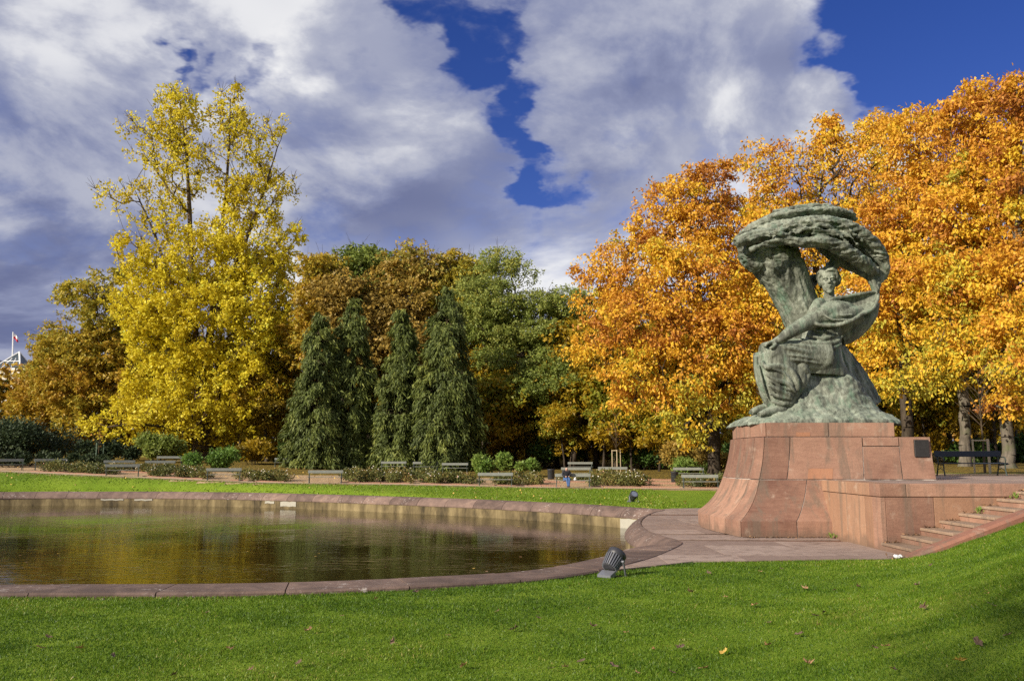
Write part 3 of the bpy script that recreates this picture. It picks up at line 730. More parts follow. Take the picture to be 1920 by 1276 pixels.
def remesh(mb, name, voxel, smooth_it, m, parent, disp=None):
    me = bpy.data.meshes.new(name + '_raw'); me.from_pydata(mb.v, [], mb.f); me.update()
    bm = bmesh.new(); bm.from_mesh(me); bmesh.ops.recalc_face_normals(bm, faces=bm.faces[:]); bm.to_mesh(me); bm.free()
    t = bpy.data.objects.new(name + '_raw', me); col.objects.link(t)
    md = t.modifiers.new('r', 'REMESH'); md.mode = 'VOXEL'; md.voxel_size = voxel
    if smooth_it: ms = t.modifiers.new('s', 'SMOOTH'); ms.factor = 0.5; ms.iterations = smooth_it
    dg = bpy.context.evaluated_depsgraph_get(); nm = bpy.data.meshes.new_from_object(t.evaluated_get(dg), depsgraph=dg)
    bpy.data.objects.remove(t); bpy.data.meshes.remove(me)
    nm.name = name; nm.materials.clear()
    if disp is not None:
        nv = len(nm.vertices); co = np.empty(nv * 3, np.float32); nm.vertices.foreach_get('co', co); co = co.reshape(-1, 3)
        no = np.empty(nv * 3, np.float32); nm.vertices.foreach_get('normal', no); no = no.reshape(-1, 3)
        d = np.array([disp(Vector(c_)) for c_ in co], np.float32)
        nm.vertices.foreach_set('co', (co + no * d[:, None]).ravel()); nm.update()
    o = link_mesh(name, nm, m, None, True)
    if parent is not None:
        o.parent = parent; o.matrix_parent_inverse = Matrix.Translation(-Vector(parent.location))
    return o
stat = empty('bronze_statue', (9.1, 26.6, 3.14)); tag(stat, 'green weathered bronze statue of a robed figure seated under a bent windswept tree', 'statue')
fbm = lambda p, f, o=3: mnoise.fractal(p * f, 1.0, 2.0, o)
# rock
rk = MB()
def plan_rows(rows, n=40):
    base = len(rk.v)
    for z, xl, xr, y0, y1, ex in rows:
        cx, cy, a, b = (xl + xr) / 2, (y0 + y1) / 2, (xr - xl) / 2, (y1 - y0) / 2
        for j in range(n):
            th = 2 * math.pi * j / n; c_, s_ = math.cos(th), math.sin(th)
            rk.v.append((cx + a * math.copysign(abs(c_) ** ex, c_), cy + b * math.copysign(abs(s_) ** ex, s_), z))
    m_ = len(rows)
    for i in range(m_ - 1):
        for j in range(n): q = base + i * n; rk.f.append((q + j, q + (j + 1) % n, q + n + (j + 1) % n, q + n + j))
    rk.f.append(tuple(base + j for j in range(n))[::-1]); rk.f.append(tuple(base + (m_ - 1) * n + j for j in range(n)))
def rr(py, pl_, pr, y0, y1, ex=0.55):
    z = P(1500, py, 25.4).z; return (z, P(pl_, py, 26.4 if pl_ < 1450 else 25.6).x, P(pr, py, 25.6).x, y0, y1, ex)
b0 = rr(797, 1386, 1682, 24.56, 28.9, 0.35); b0 = (3.10,) + b0[1:]
plan_rows([b0, rr(788, 1391, 1680, 24.60, 28.8, 0.38), rr(780, 1402, 1672, 24.75, 28.6, 0.45), rr(770, 1432, 1660, 24.95, 28.3), rr(757, 1455, 1648, 25.12, 28.0),
           rr(740, 1470, 1636, 25.25, 27.8), rr(722, 1480, 1625, 25.38, 27.6), rr(706, 1484, 1616, 25.5, 27.5), rr(696, 1488, 1608, 25.7, 27.4, 0.6), rr(691, 1500, 1594, 25.95, 27.2, 0.7)])
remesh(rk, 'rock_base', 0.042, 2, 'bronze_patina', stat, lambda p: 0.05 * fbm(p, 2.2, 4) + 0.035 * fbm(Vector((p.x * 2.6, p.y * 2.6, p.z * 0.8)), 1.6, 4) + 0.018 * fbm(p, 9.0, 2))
# tree: leaning trunk, knotted crown combed over by the wind
tr = MB()
loft(tr, [(1590, 765, 1.25, 62, 62), (1572, 715, 1.1, 52, 55), (1545, 670, 0.95, 44, 50), (1522, 630, 0.8, 36, 46), (1506, 597, 0.7, 36, 44), (1489, 555, 0.6, 38, 46), (1473, 520, 0.5, 42, 48), (1456, 492, 0.4, 47, 50), (1444, 468, 0.3, 50, 46), (1447, 450, 0.2, 42, 40)], 24)
loft(tr, [(1425, 500, 0.1, 16, 20), (1404, 486, 0.05, 15, 22), (1396, 470, 0.0, 12, 20), (1402, 455, 0.0, 14, 20)])
loft(tr, [(1475, 440, -0.5, 12, 26), (1430, 440, -0.6, 12, 22), (1400, 448, -0.6, 11, 16), (1378, 456, -0.6, 9, 11)])
loft(tr, [(1384, 450, 0.2, 8, 14), (1402, 434, 0.0, 9, 20), (1440, 414, -0.15, 10, 28), (1490, 404, -0.2, 10, 32), (1540, 400, -0.15, 9, 32), (1580, 404, -0.1, 9, 26), (1598, 412, 0.05, 7, 14)])
loft(tr, [(1450, 400, 0.3, 6, 12), (1490, 396, 0.3, 10, 24), (1535, 393, 0.3, 10, 26), (1580, 402, 0.3, 9, 20), (1596, 408, 0.3, 5, 10)])
loft(tr, [(1420, 438, 0.0, 14, 30), (1470, 430, -0.2, 15, 46), (1520, 426, -0.25, 16, 54), (1565, 431, -0.25, 16, 54), (1605, 448, -0.25, 17, 48), (1636, 473, -0.2, 16, 36), (1652, 498, -0.15, 12, 24), (1655, 516, -0.15, 8, 14), (1648, 524, -0.15, 6, 9)], 22)
loft(tr, [(1455, 448, -0.8, 9, 14), (1505, 455, -1.0, 9, 16), (1545, 454, -1.0, 10, 18), (1585, 470, -0.9, 12, 18), (1615, 490, -0.7, 12, 16), (1638, 512, -0.4, 9, 11)])
loft(tr, [(1540, 456, 0.25, 13, 22), (1572, 478, 0.3, 14, 26), (1602, 496, 0.25, 13, 22), (1628, 512, 0.1, 9, 14)])
loft(tr, [(1640, 505, -0.15, 12, 14), (1645, 522, -0.2, 11, 11), (1642, 536, -0.25, 8, 9), (1640, 552, -0.3, 6, 7)])
loft(tr, [(1618, 508, -0.2, 8, 9), (1634, 522, -0.25, 8, 9), (1640, 540, -0.28, 6, 7)])
loft(tr, [(1505, 545, 0.55, 18, 20), (1520, 528, 0.6, 11, 13), (1540, 516, 0.6, 9, 12), (1562, 496, 0.5, 10, 14), (1585, 482, 0.4, 12, 16)])
rs = random.Random(4)
for kk in range(60):                                              # ropes of bark and twigs laid along the crown
    px0 = rs.uniform(1400, 1545); py0 = 445 - 0.22 * (px0 - 1400) + rs.uniform(-6, 26); d0 = rs.uniform(-1.15, 0.3); ln = rs.uniform(60, 130); pts = []
    for q in range(7):
        px = px0 + ln * q / 6; crown = 446 - 0.25 * (px - 1400) if px < 1530 else 413 + 0.0042 * (px - 1530) ** 2
        pts.append((px, py0 + (crown - (446 - 0.25 * (px0 - 1400) if px0 < 1530 else 413)) + 5 * math.sin(q * 1.3 + kk) + 0.06 * q * q, d0 + 0.06 * math.sin(q + kk), 3.8 * (1 - 0.07 * q) * rs.uniform(0.7, 1.3), 4.6 * (1 - 0.07 * q)))
    if pts[-1][0] < 1640: loft(tr, pts, 8, 2)
def bark_d(p):
    return 0.10 * (0.28 - abs(fbm(Vector((p.x * 0.9, p.y * 3.4, p.z * 4.6 + 0.5 * math.sin(p.x * 2.2))), 1.25, 4))) + 0.022 * fbm(p, 9.0, 3) - 0.07 * max(0.0, fbm(Vector((p.x * 1.5, p.y * 3, p.z * 5.5)), 1.1, 3))
def trunk_d(p):
    if p.z > 8.1: return bark_d(p)
    u = p.x + 0.42 * p.z
    return 0.11 * (0.26 - abs(fbm(Vector((u * 3.6, p.y * 3.6, p.z * 0.55)), 1.0, 4))) + 0.02 * fbm(p, 8.0, 3)
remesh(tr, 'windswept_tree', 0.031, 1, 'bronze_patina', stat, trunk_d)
# seated figure in a long robe and a wind-blown cape
fg = MB()
loft(fg, [(1530, 700, 0.0, 62, 40), (1532, 676, -0.05, 52, 42), (1538, 648, -0.1, 39, 36), (1543, 620, -0.1, 34, 32), (1548, 596, -0.1, 36, 32), (1552, 578, -0.1, 30, 26), (1555, 567, -0.10, 14, 15), (1555, 558, -0.10, 9.5, 11), (1555, 545, -0.10, 9.5, 11)], 22)
loft(fg, [(1548, 668, -0.35, 34, 30), (1500, 667, -0.5, 30, 28), (1455, 665, -0.6, 25, 27), (1434, 668, -0.6, 19, 24)])
loft(fg, [(1540, 664, 0.25, 30, 28), (1480, 660, 0.2, 26, 26), (1430, 660, 0.1, 18, 22)])
loft(fg, [(1433, 664, -0.5, 20, 30), (1440, 700, -0.5, 24, 28), (1450, 735, -0.45, 22, 24), (1459, 758, -0.45, 18, 18)])
loft(fg, [(1425, 662, 0.05, 13, 20), (1428, 700, 0.0, 13, 18), (1436, 735, -0.1, 11, 15), (1443, 760, -0.15, 9, 11)])
loft(fg, [(1450, 660, -0.35, 30, 44), (1462, 695, -0.45, 36, 38), (1468, 728, -0.45, 33, 32), (1468, 752, -0.45, 25, 26), (1466, 763, -0.45, 18, 20)], 22)
loft(fg, [(1500, 680, -0.75, 10, 10), (1508, 692, -0.8, 9, 9), (1518, 699, -0.75, 4, 4)]); loft(fg, [(1494, 690, -0.75, 11, 11), (1503, 708, -0.8, 9, 9), (1500, 728, -0.75, 7, 8), (1490, 745, -0.7, 5, 6)])
loft(fg, [(1516, 700, -0.75, 5, 6), (1508, 716, -0.75, 6, 7), (1502, 732, -0.7, 3, 4)])
# folds
def ridge(pts, r_): loft(fg, [(a, b, c_, r_ * (0.6 if i in (0, len(pts) - 1) else 1), r_ * (0.6 if i in (0, len(pts) - 1) else 1)) for i, (a, b, c_) in enumerate(pts)], 8)
for pts, r_ in (([(1418, 668, -0.75), (1420, 700, -0.72), (1432, 740, -0.62), (1443, 762, -0.55)], 5.5),
                ([(1428, 676, -0.95), (1436, 688, -1.0), (1460, 686, -1.02), (1482, 694, -1.0), (1494, 712, -0.98), (1496, 732, -0.9)], 5.0),
                ([(1434, 700, -0.98), (1455, 712, -1.04), (1478, 720, -1.02), (1492, 736, -0.95)], 3.6), ([(1440, 722, -0.95), (1460, 730, -1.0), (1484, 742, -0.95)], 3.6),
                ([(1444, 738, -0.88), (1465, 744, -0.92), (1486, 748, -0.88)], 3.8), ([(1446, 752, -0.82), (1466, 757, -0.85), (1484, 756, -0.8)], 3.6),
                ([(1455, 650, -1.0), (1490, 654, -1.0), (1525, 664, -0.85), (1565, 664, -0.65)], 4.0), ([(1480, 645, -0.95), (1520, 652, -0.85), (1555, 655, -0.7), (1578, 644, -0.5)], 4.0),
                ([(1500, 640, -0.8), (1535, 644, -0.75), (1565, 642, -0.62), (1580, 630, -0.45)], 3.6), ([(1512, 628, -0.72), (1545, 634, -0.70), (1572, 626, -0.55)], 3.4),
                ([(1423, 684, -0.86), (1428, 712, -0.86), (1440, 748, -0.74)], 2.6), ([(1446, 690, -1.04), (1470, 700, -1.06), (1488, 722, -0.98)], 2.6), ([(1470, 672, -1.02), (1505, 676, -0.96), (1540, 682, -0.80)], 2.6),
                ([(1455, 662, -1.03), (1500, 668, -1.0), (1550, 676, -0.78)], 2.4), ([(1500, 634, -0.74), (1530, 640, -0.74), (1560, 632, -0.62)], 2.2), ([(1520, 618, -0.60), (1550, 622, -0.62), (1574, 612, -0.48)], 2.4),
                ([(1440, 712, -0.98), (1460, 722, -1.02), (1482, 732, -0.98)], 2.2), ([(1446, 730, -0.92), (1464, 737, -0.96), (1486, 745, -0.92)], 2.2)): ridge(pts, r_)
loft(fg, [(1536, 566, -0.35, 10, 14), (1529, 582, -0.5, 12, 16), (1518, 600, -0.6, 8, 12)]); loft(fg, [(1516, 600, -0.66, 6, 10), (1540, 597, -0.58, 13, 20), (1565, 594, -0.50, 17, 26), (1590, 590, -0.44, 16, 22), (1612, 582, -0.38, 10, 14)])
# feet
loft(fg, [(1468, 768, -0.6, 9, 13), (1448, 770, -0.75, 9, 12), (1430, 775, -0.85, 6, 10), (1423, 777, -0.88, 4, 7)])
loft(fg, [(1440, 762, -0.1, 8, 11), (1420, 769, -0.2, 8, 10), (1408, 773, -0.25, 5, 9)])
# arm resting on the knee, with a hand of five fingers
loft(fg, [(1552, 588, -0.42, 19, 18), (1525, 600, -0.66, 16, 15), (1500, 612, -0.82, 13, 13), (1480, 624, -0.92, 11, 11), (1464, 635, -0.9, 8, 9), (1453, 641, -0.85, 7, 10), (1445, 643, -0.82, 5, 10)])
for i, (dd, ln) in enumerate(((-1.0, 13), (-0.92, 16), (-0.84, 17), (-0.76, 15))):
    loft(fg, [(1449, 642, dd + 0.06, 3.2, 3.2), (1443, 642, dd, 3.0, 3.0), (1443 - ln * 0.5, 645, dd - 0.02, 2.6, 2.6), (1443 - ln * 0.62, 650, dd - 0.02, 2.2, 2.2)], 8)
loft(fg, [(1457, 645, -1.02, 3.4, 3.4), (1449, 650, -1.06, 3.0, 3.0), (1443, 653, -1.04, 2.4, 2.4)], 8)
# cape: shoulder, hollow sail towards the raised hand, dark underside
loft(fg, [(1520, 597, -0.70, 8, 14), (1540, 590, -0.55, 17, 24), (1562, 585, -0.42, 21, 28), (1580, 583, -0.28, 18, 24), (1594, 582, -0.1, 12, 16), (1604, 580, 0.05, 6, 8)])
cv = []; NU, NV = 22, 12                                              # sail as a closed shell
top_e = catmull([(1562, 562, -0.25), (1582, 557, -0.35), (1605, 552, -0.40), (1628, 549, -0.38), (1646, 546, -0.32)], 8, False)
bot_e = catmull([(1540, 607, -0.85), (1562, 608, -0.88), (1588, 604, -0.90), (1608, 594, -0.85), (1622, 587, -0.8), (1636, 580, -0.7), (1645, 562, -0.5)], 6, False)
def samp(A, t):
    q = t * (len(A) - 1); i = min(int(q), len(A) - 2); return A[i] + (A[i + 1] - A[i]) * (q - i)
shell = []
for side in (0, 1):
    for i in range(NU):
        for j in range(NV):
            u, v_ = i / (NU - 1), j / (NV - 1); a, b = samp(top_e, u), samp(bot_e, u); c_ = a + (b - a) * v_
            belly = 0.42 * math.sin(math.pi * v_) * math.sin(math.pi * min(1, 0.25 + 0.75 * u)) * (1 - 0.35 * u)
            th = 0.05 if side == 0 else 0.0
            dy = c_[2] + belly + (0.13 if side else 0.0); drop = (14 * math.sin(math.pi * min(1, v_ * 0.9)) if side else 0)
            shell.append(tuple(S(c_[0], c_[1] + drop * (1 - abs(2 * u - 1)), dy)))
base = len(fg.v); fg.v += shell; q = lambda s_, i, j: base + s_ * NU * NV + i * NV + j
for i in range(NU - 1):
    for j in range(NV - 1):
        fg.f.append((q(0, i, j), q(0, i, j + 1), q(0, i + 1, j + 1), q(0, i + 1, j))); fg.f.append((q(1, i, j), q(1, i + 1, j), q(1, i + 1, j + 1), q(1, i, j + 1)))
for i in range(NU - 1):
    fg.f.append((q(0, i, 0), q(0, i + 1, 0), q(1, i + 1, 0), q(1, i, 0))); fg.f.append((q(0, i, NV - 1), q(1, i, NV - 1), q(1, i + 1, NV - 1), q(0, i + 1, NV - 1)))
for j in range(NV - 1):
    fg.f.append((q(0, 0, j), q(1, 0, j), q(1, 0, j + 1), q(0, 0, j + 1))); fg.f.append((q(0, NU - 1, j), q(0, NU - 1, j + 1), q(1, NU - 1, j + 1), q(1, NU - 1, j)))
loft(fg, [(1572, 632, 0.05, 18, 20), (1592, 622, 0.05, 20, 24), (1614, 606, 0.0, 18, 24), (1632, 588, -0.1, 13, 18), (1642, 566, -0.2, 7, 10)])
loft(fg, [(1566, 612, -0.1, 20, 24), (1590, 604, -0.1, 18, 24), (1614, 592, -0.15, 14, 18)])
for pts, r_ in (([(1512, 601, -0.78), (1530, 607, -0.9), (1552, 610, -0.95), (1580, 607, -0.95), (1602, 598, -0.92), (1618, 588, -0.85), (1636, 580, -0.72), (1645, 562, -0.5), (1647, 547, -0.32)], 3.6),
                ([(1534, 574, -0.5), (1548, 566, -0.48), (1566, 559, -0.42), (1590, 555, -0.42), (1620, 550, -0.42), (1646, 546, -0.35)], 3.4),
                ([(1540, 586, -0.86), (1562, 599, -1.0), (1592, 598, -0.93)], 2.2), ([(1548, 574, -0.72), (1572, 590, -0.92), (1600, 590, -0.85)], 2.2)): ridge(pts, r_)
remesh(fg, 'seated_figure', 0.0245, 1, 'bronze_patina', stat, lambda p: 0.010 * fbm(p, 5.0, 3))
# head
hd = MB()
HC = S(1553, 526.0, -0.22); HR = Matrix.Rotation(R(-14), 3, 'Z') @ Matrix.Rotation(R(10), 3, 'X'); HS = 0.93
def hp(x, y, z): return HC + HR @ (Vector((x, y, z)) * HS)
def hball(c, r_): hd.ball(hp(*c), tuple(HS * q for q in r_), 18, 12, HR)
def htube(pts, r_): hd.tube([hp(*p) for p in pts], [HS * q for q in r_], 10)
hball((0, 0.06, 0.12), (0.265, 0.33, 0.30)); hball((0, -0.085, -0.12), (0.215, 0.215, 0.30)); hball((0, -0.205, -0.365), (0.095, 0.075, 0.065)); hball((0, -0.10, -0.27), (0.175, 0.18, 0.13))
hball((0, -0.16, 0.17), (0.215, 0.14, 0.15))
htube([(0, -0.275, 0.115), (0, -0.335, 0.02), (0, -0.385, -0.062)], [0.026, 0.032, 0.040]); hball((-0.040, -0.325, -0.075), (0.03, 0.04, 0.026)); hball((0.040, -0.325, -0.075), (0.03, 0.04, 0.026))
htube([(-0.20, -0.215, 0.075), (-0.11, -0.298, 0.108), (-0.03, -0.285, 0.088), (0.03, -0.285, 0.088), (0.11, -0.298, 0.108), (0.20, -0.215, 0.075)], [0.024, 0.032, 0.024, 0.024, 0.032, 0.024])
for sx in (-1, 1):
    hball((sx * 0.100, -0.245, 0.030), (0.055, 0.045, 0.030)); hball((sx * 0.15, -0.175, -0.075), (0.075, 0.085, 0.075)); hball((sx * 0.255, 0.02, 0.0), (0.035, 0.07, 0.095))
    htube([(sx * 0.045, -0.275, 0.012), (sx * 0.10, -0.292, 0.018), (sx * 0.155, -0.255, 0.012)], [0.008, 0.012, 0.008])
htube([(-0.085, -0.262, -0.182), (-0.03, -0.312, -0.165), (0, -0.312, -0.170), (0.03, -0.312, -0.165), (0.085, -0.262, -0.182)], [0.010, 0.024, 0.022, 0.024, 0.010]); htube([(-0.07, -0.262, -0.218), (0, -0.306, -0.226), (0.07, -0.262, -0.218)], [0.012, 0.028, 0.012])
hball((0.02, 0.12, 0.24), (0.29, 0.33, 0.20)); hball((0.24, 0.08, 0.06), (0.10, 0.24, 0.28)); hball((-0.24, 0.12, 0.06), (0.09, 0.22, 0.26)); hball((0.0, 0.26, 0.0), (0.26, 0.16, 0.32))
for q in range(9):                                                # combed-back locks
    a = -1.25 + q * 0.31; x0 = 0.25 * math.sin(a); wv = 0.02 * math.sin(q * 2.1)
    htube([(x0 * 0.85, -0.20 + 0.10 * abs(math.sin(a)), 0.27 * math.cos(a * 0.8) + 0.03), (x0 * 1.12, -0.06, 0.34 * math.cos(a * 0.75) + 0.10 + wv), (x0 * 1.25, 0.14, 0.36 * math.cos(a * 0.8) + 0.06), (x0 * 1.3, 0.34, 0.20 * math.cos(a))], [0.035, 0.058, 0.062, 0.05])
htube([(-0.14, -0.20, 0.27), (-0.02, -0.26, 0.35), (0.11, -0.26, 0.37), (0.22, -0.20, 0.30), (0.27, -0.15, 0.16), (0.25, -0.16, 0.06)], [0.03, 0.05, 0.06, 0.058, 0.05, 0.03])
htube([(0.28, -0.10, 0.20), (0.345, -0.05, 0.05), (0.325, -0.02, -0.10), (0.25, 0.0, -0.19)], [0.05, 0.07, 0.062, 0.035]); htube([(0.30, 0.02, 0.25), (0.37, 0.06, 0.06), (0.33, 0.08, -0.14)], [0.05, 0.06, 0.04])
htube([(-0.22, -0.13, 0.24), (-0.285, -0.05, 0.12), (-0.285, 0.0, -0.03), (-0.25, 0.02, -0.12)], [0.045, 0.055, 0.045, 0.025])
htube([(0, 0.03, -0.30), (0.0, 0.06, -0.45), (0.0, 0.09, -0.60)], [0.145, 0.145, 0.17])
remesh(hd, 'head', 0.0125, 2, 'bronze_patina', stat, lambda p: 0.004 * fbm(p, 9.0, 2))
# ------------------------------------------------------------------ trees and shrubs
def leaf_quads(rg, C, A, N, L, W, fold=0.18):
    """kite-shaped leaves: C base points, A long axis, N normal"""
    n = len(C); A = A / np.linalg.norm(A, axis=1)[:, None]
    N = N - A * np.sum(N * A, 1)[:, None]; N /= np.maximum(np.linalg.norm(N, axis=1), 1e-6)[:, None]
    B = np.cross(A, N); L = L[:, None]; W = W[:, None]
    mid = C + A * L * 0.45 + N * (W * fold)
    V = np.stack([C, mid + B * W * 0.5 , C + A * L, mid - B * W * 0.5], 1).reshape(-1, 3)
    return V, np.arange(4 * n).reshape(n, 4)

def leaf_tris(rg, C, A, N, L, W):
    """three-cornered leaves for the farther crowns"""
    n = len(C); A = A / np.linalg.norm(A, axis=1)[:, None]
    B = np.cross(A, N); B /= np.maximum(np.linalg.norm(B, axis=1), 1e-6)[:, None]
    V = np.stack([C - B * (W * 0.5)[:, None], C + B * (W * 0.5)[:, None] + A * (L * 0.2)[:, None], C + A * L[:, None]], 1).reshape(-1, 3)
    return V, np.arange(3 * n).reshape(n, 3)

def tubes_mesh(name, segs, n):
    """segs: (p0, p1, r0, r1) frusta"""
    P0 = np.array([s[0] for s in segs]); P1 = np.array([s[1] for s in segs]); R0 = np.array([s[2] for s in segs]); R1 = np.array([s[3] for s in segs])
    T = P1 - P0; T /= np.maximum(np.linalg.norm(T, axis=1), 1e-6)[:, None]
    ref = np.where(np.abs(T[:, 2:3]) < 0.9, np.array([[0, 0, 1.0]]), np.array([[1.0, 0, 0]]))
    A = np.cross(ref, T); A /= np.linalg.norm(A, axis=1)[:, None]; B = np.cross(T, A)
    th = np.arange(n) * 2 * math.pi / n; c, s = np.cos(th), np.sin(th)
    ringd = A[:, None, :] * c[None, :, None] + B[:, None, :] * s[None, :, None]
    V = np.concatenate([P0[:, None] + ringd * R0[:, None, None], P1[:, None] + ringd * R1[:, None, None]], 1).reshape(-1, 3)
    base = np.arange(len(segs))[:, None] * 2 * n; j = np.arange(n)[None]; j2 = (j + 1) % n
    F = np.stack([base + j, base + j2, base + n + j2, base + n + j], -1).reshape(-1, 4)
    return np_mesh(name, V, F)

def px_lobe(px, py, rx, ry, Y, dY=0.0, w=1.0, tint=0.5, ryd=None):
    c = P(px, py, Y + dY); s = Y / FPX
    return (c.x, c.y, c.z, rx * s, (ryd if ryd is not None else 0.5 * (rx + ry)) * s, ry * s, w, tint)

def crown_clumps(rg, lobes, n, spacing, inner=0.25):
    wts = np.array([l[6] * (l[3] * l[4] * l[5]) ** 0.75 for l in lobes]); wts /= wts.sum()
    out = []; tries = 0; arr = np.zeros((0, 3))
    while len(out) < n and tries < n * 14:
        tries += 1; l = lobes[rg.choice(len(lobes), p=wts)]
        d = rg.normal(size=3); d /= np.linalg.norm(d); r = rg.uniform(inner, 1) ** 0.5
        p = np.array([l[0] + d[0] * l[3] * r, l[1] + d[1] * l[4] * r, l[2] + d[2] * l[5] * r])
        if len(arr) and np.min(np.sum((arr - p) ** 2, 1)) < (spacing * (0.7 + 0.6 * rg.random())) ** 2: continue
        out.append((p, l[6], l[7], d)); arr = np.vstack([arr, p])
    return out

def make_tree(name, label, stems, lobes, seed, leaf_m, bark_m, n_clumps, n_leaves, leaf_L, leaf_W, clump_r, trunk_r, droop=0.3, spacing=0.8, group=None, cat='tree',
              up=0.35, twig=0.012, tint_spread=0.16, clump_var=0.10, flat=0.6, bare=0, parent_at=None, sub=7, tri=False, thin_top=None, inner=0.25):
    """stems: list of polylines of points (the first starts at the base); lobes: crown ellipsoids"""
    rg = np.random.default_rng(seed); base = np.array(stems[0][0], float)
    root = empty(name, tuple(base)); tag(root, label, cat, group)
    nodes, parent, isst = [], [], []
    for st in stems:
        pts = catmull([np.array(p, float) for p in st], 5, False) if len(st) > 2 else np.array(st, float)
        pts = pts + rg.normal(0, 0.04, pts.shape) * np.minimum(1, np.arange(len(pts)))[:, None]
        if nodes:
            D = np.sum((np.array(nodes) - pts[0]) ** 2, 1); pi = int(np.argmin(D))
        else: pi = -1
        for q in pts:
            nodes.append(np.array(q)); parent.append(pi); isst.append(True); pi = len(nodes) - 1
    cl = crown_clumps(rg, lobes, n_clumps, spacing, inner)
    stem_arr = np.array(nodes); order = sorted(range(len(cl)), key=lambda i: np.min(np.sum((stem_arr - cl[i][0]) ** 2, 1)))
    tips = []
    for ci in order:
        p = cl[ci][0]; A = np.array(nodes); d = p - A; dist = np.linalg.norm(d, axis=1); hz = np.hypot(d[:, 0], d[:, 1])
        cost = dist + 1.1 * np.maximum(0, A[:, 2] - (p[2] - up * hz)) + 0.25 * np.array([0.0 if q else 1.0 for q in isst]) * 0
        cost = np.where(A[:, 2] < base[2] + 1.2, cost + 5, cost)
        b = int(np.argmin(cost)); L = dist[b]; k_ = max(2, min(6, int(L / 1.1))); pi = b; a = A[b]
        side = rg.normal(0, 0.09 * L, 3)
        for q in range(1, k_ + 1):
            t = q / k_; pt = a + (p - a) * t + side * math.sin(math.pi * t); pt[2] += (0.10 if up < 0.6 else -0.05) * L * math.sin(math.pi * t)
            nodes.append(pt); parent.append(pi); isst.append(False); pi = len(nodes) - 1
        tips.append(pi)
    N = len(nodes); cnt = np.zeros(N); 
    for t in tips: cnt[t] += 1
    for i in range(N - 1, -1, -1):
        if parent[i] >= 0: cnt[parent[i]] += cnt[i]
    rad = twig * np.maximum(cnt, 0.4) ** 0.52
    sc_ = trunk_r / max(rad[0], 1e-6)
    rad = np.where(np.array(isst), rad * sc_, np.minimum(rad * min(sc_, 2.2), trunk_r * 0.5))
    loc = base; tsegs, bsegs = [], []
    for i in range(N):
        p_ = parent[i]
        if p_ < 0: continue
        r1 = rad[i]; r0 = rad[p_] if isst[i] == isst[p_] else min(rad[p_], rad[i] * 1.25)
        if isst[i]:
            zz = nodes[p_][2] - base[2]; fl = 1 + 0.5 * math.exp(-zz / 0.5)
            tsegs.append((nodes[p_] - loc, nodes[i] - loc, r0 * fl, r1 * (1 + 0.5 * math.exp(-(nodes[i][2] - base[2]) / 0.5))))
        else: bsegs.append((nodes[p_] - loc, nodes[i] - loc, r0, r1 * 0.97))
    for b_ in range(bare):                                           # bare twigs sticking out of the crown
        i = max((tips[rg.integers(len(tips))] for _ in range(2 if thin_top else 1)), key=lambda j: nodes[j][2]); q0 = nodes[i] - loc; d = (nodes[i] - np.array(base)); d[2] *= 0.6; d /= np.linalg.norm(d)
        for s_ in range(3):
            e = d + rg.normal(0, 0.5, 3); e[2] = abs(e[2]) * 0.8 + 0.1; bsegs.append((q0, q0 + e / np.linalg.norm(e) * rg.uniform(0.6, 2.3) * clump_r, twig * 1.1, twig * 0.35))
    tm = tubes_mesh('trunk', tsegs, 12); link_mesh('trunk', tm, bark_m, root, True)
    if bsegs: link_mesh('branches', tubes_mesh('branches', bsegs, 5), bark_m, root, True)
    # leaves: several tight sprays in every clump
    wl = np.array([0.25 + cl[ci][1] for ci in order]) * rg.uniform(0.35, 1.65, len(order))
    if thin_top: wl *= np.array([1 - (1 - thin_top[2]) * min(1, max(0, (cl[ci][0][2] - thin_top[0]) / (thin_top[1] - thin_top[0]))) for ci in order])
    wl = wl / wl.sum() * n_leaves
    Cs, Ts, Ds = [], [], []
    for ti, ci in enumerate(order):
        p, w_, tint, d = cl[ci]; m_ = int(wl[ti])
        if m_ < 3: continue
        ct = tint + rg.normal(0, clump_var); cr = clump_r * rg.uniform(0.75, 1.25)
        ns = sub; sc0 = p + rg.normal(0, 0.55, (ns, 3)) * cr * np.array([1, 1, flat]); pick = rg.integers(0, ns, m_)
        par = nodes[parent[tips[ti]]]
        q = sc0[pick] + rg.normal(0, 0.24, (m_, 3)) * cr * np.array([1, 1, flat])
        al = rg.random(m_) < 0.12; q[al] = par + (p - par) * rg.random((al.sum(), 1)) + rg.normal(0, 0.18 * cr, (al.sum(), 3))
        Cs.append(q); Ts.append(np.clip(ct + rg.normal(0, tint_spread, m_), 0.01, 0.99)); Ds.append(np.repeat(d[None], m_, 0))
    C = np.concatenate(Cs); T = np.concatenate(Ts); Dd = np.concatenate(Ds); n = len(C)
    A = Dd * 0.55 + rg.normal(0, 0.75, (n, 3)); A[:, 2] -= droop * 1.6
    Nn = Dd * 0.5 + rg.normal(0, 0.8, (n, 3)); Nn[:, 2] += 0.45
    L = leaf_L * rg.uniform(0.6, 1.25, n); W = leaf_W * rg.uniform(0.65, 1.2, n)
    V, F_ = leaf_tris(rg, C - loc, A, Nn, L * 1.05, W * 1.1) if tri else leaf_quads(rg, C - loc, A, Nn, L, W)
    me = np_mesh('crown', V, F_); face_attr(me, 'tint', T); link_mesh('crown', me, leaf_m, root)
    return root

def gz(x, y): return float(H(x, y))
def stem_px(pts, Y):
    out = [];
    for q in pts: c = P(q[0], q[1], Y + (q[2] if len(q) > 2 else 0)); out.append((c.x, c.y, c.z))
    x, y, z = out[0]; out[0] = (x, y, gz(x, y) - 0.1); return out

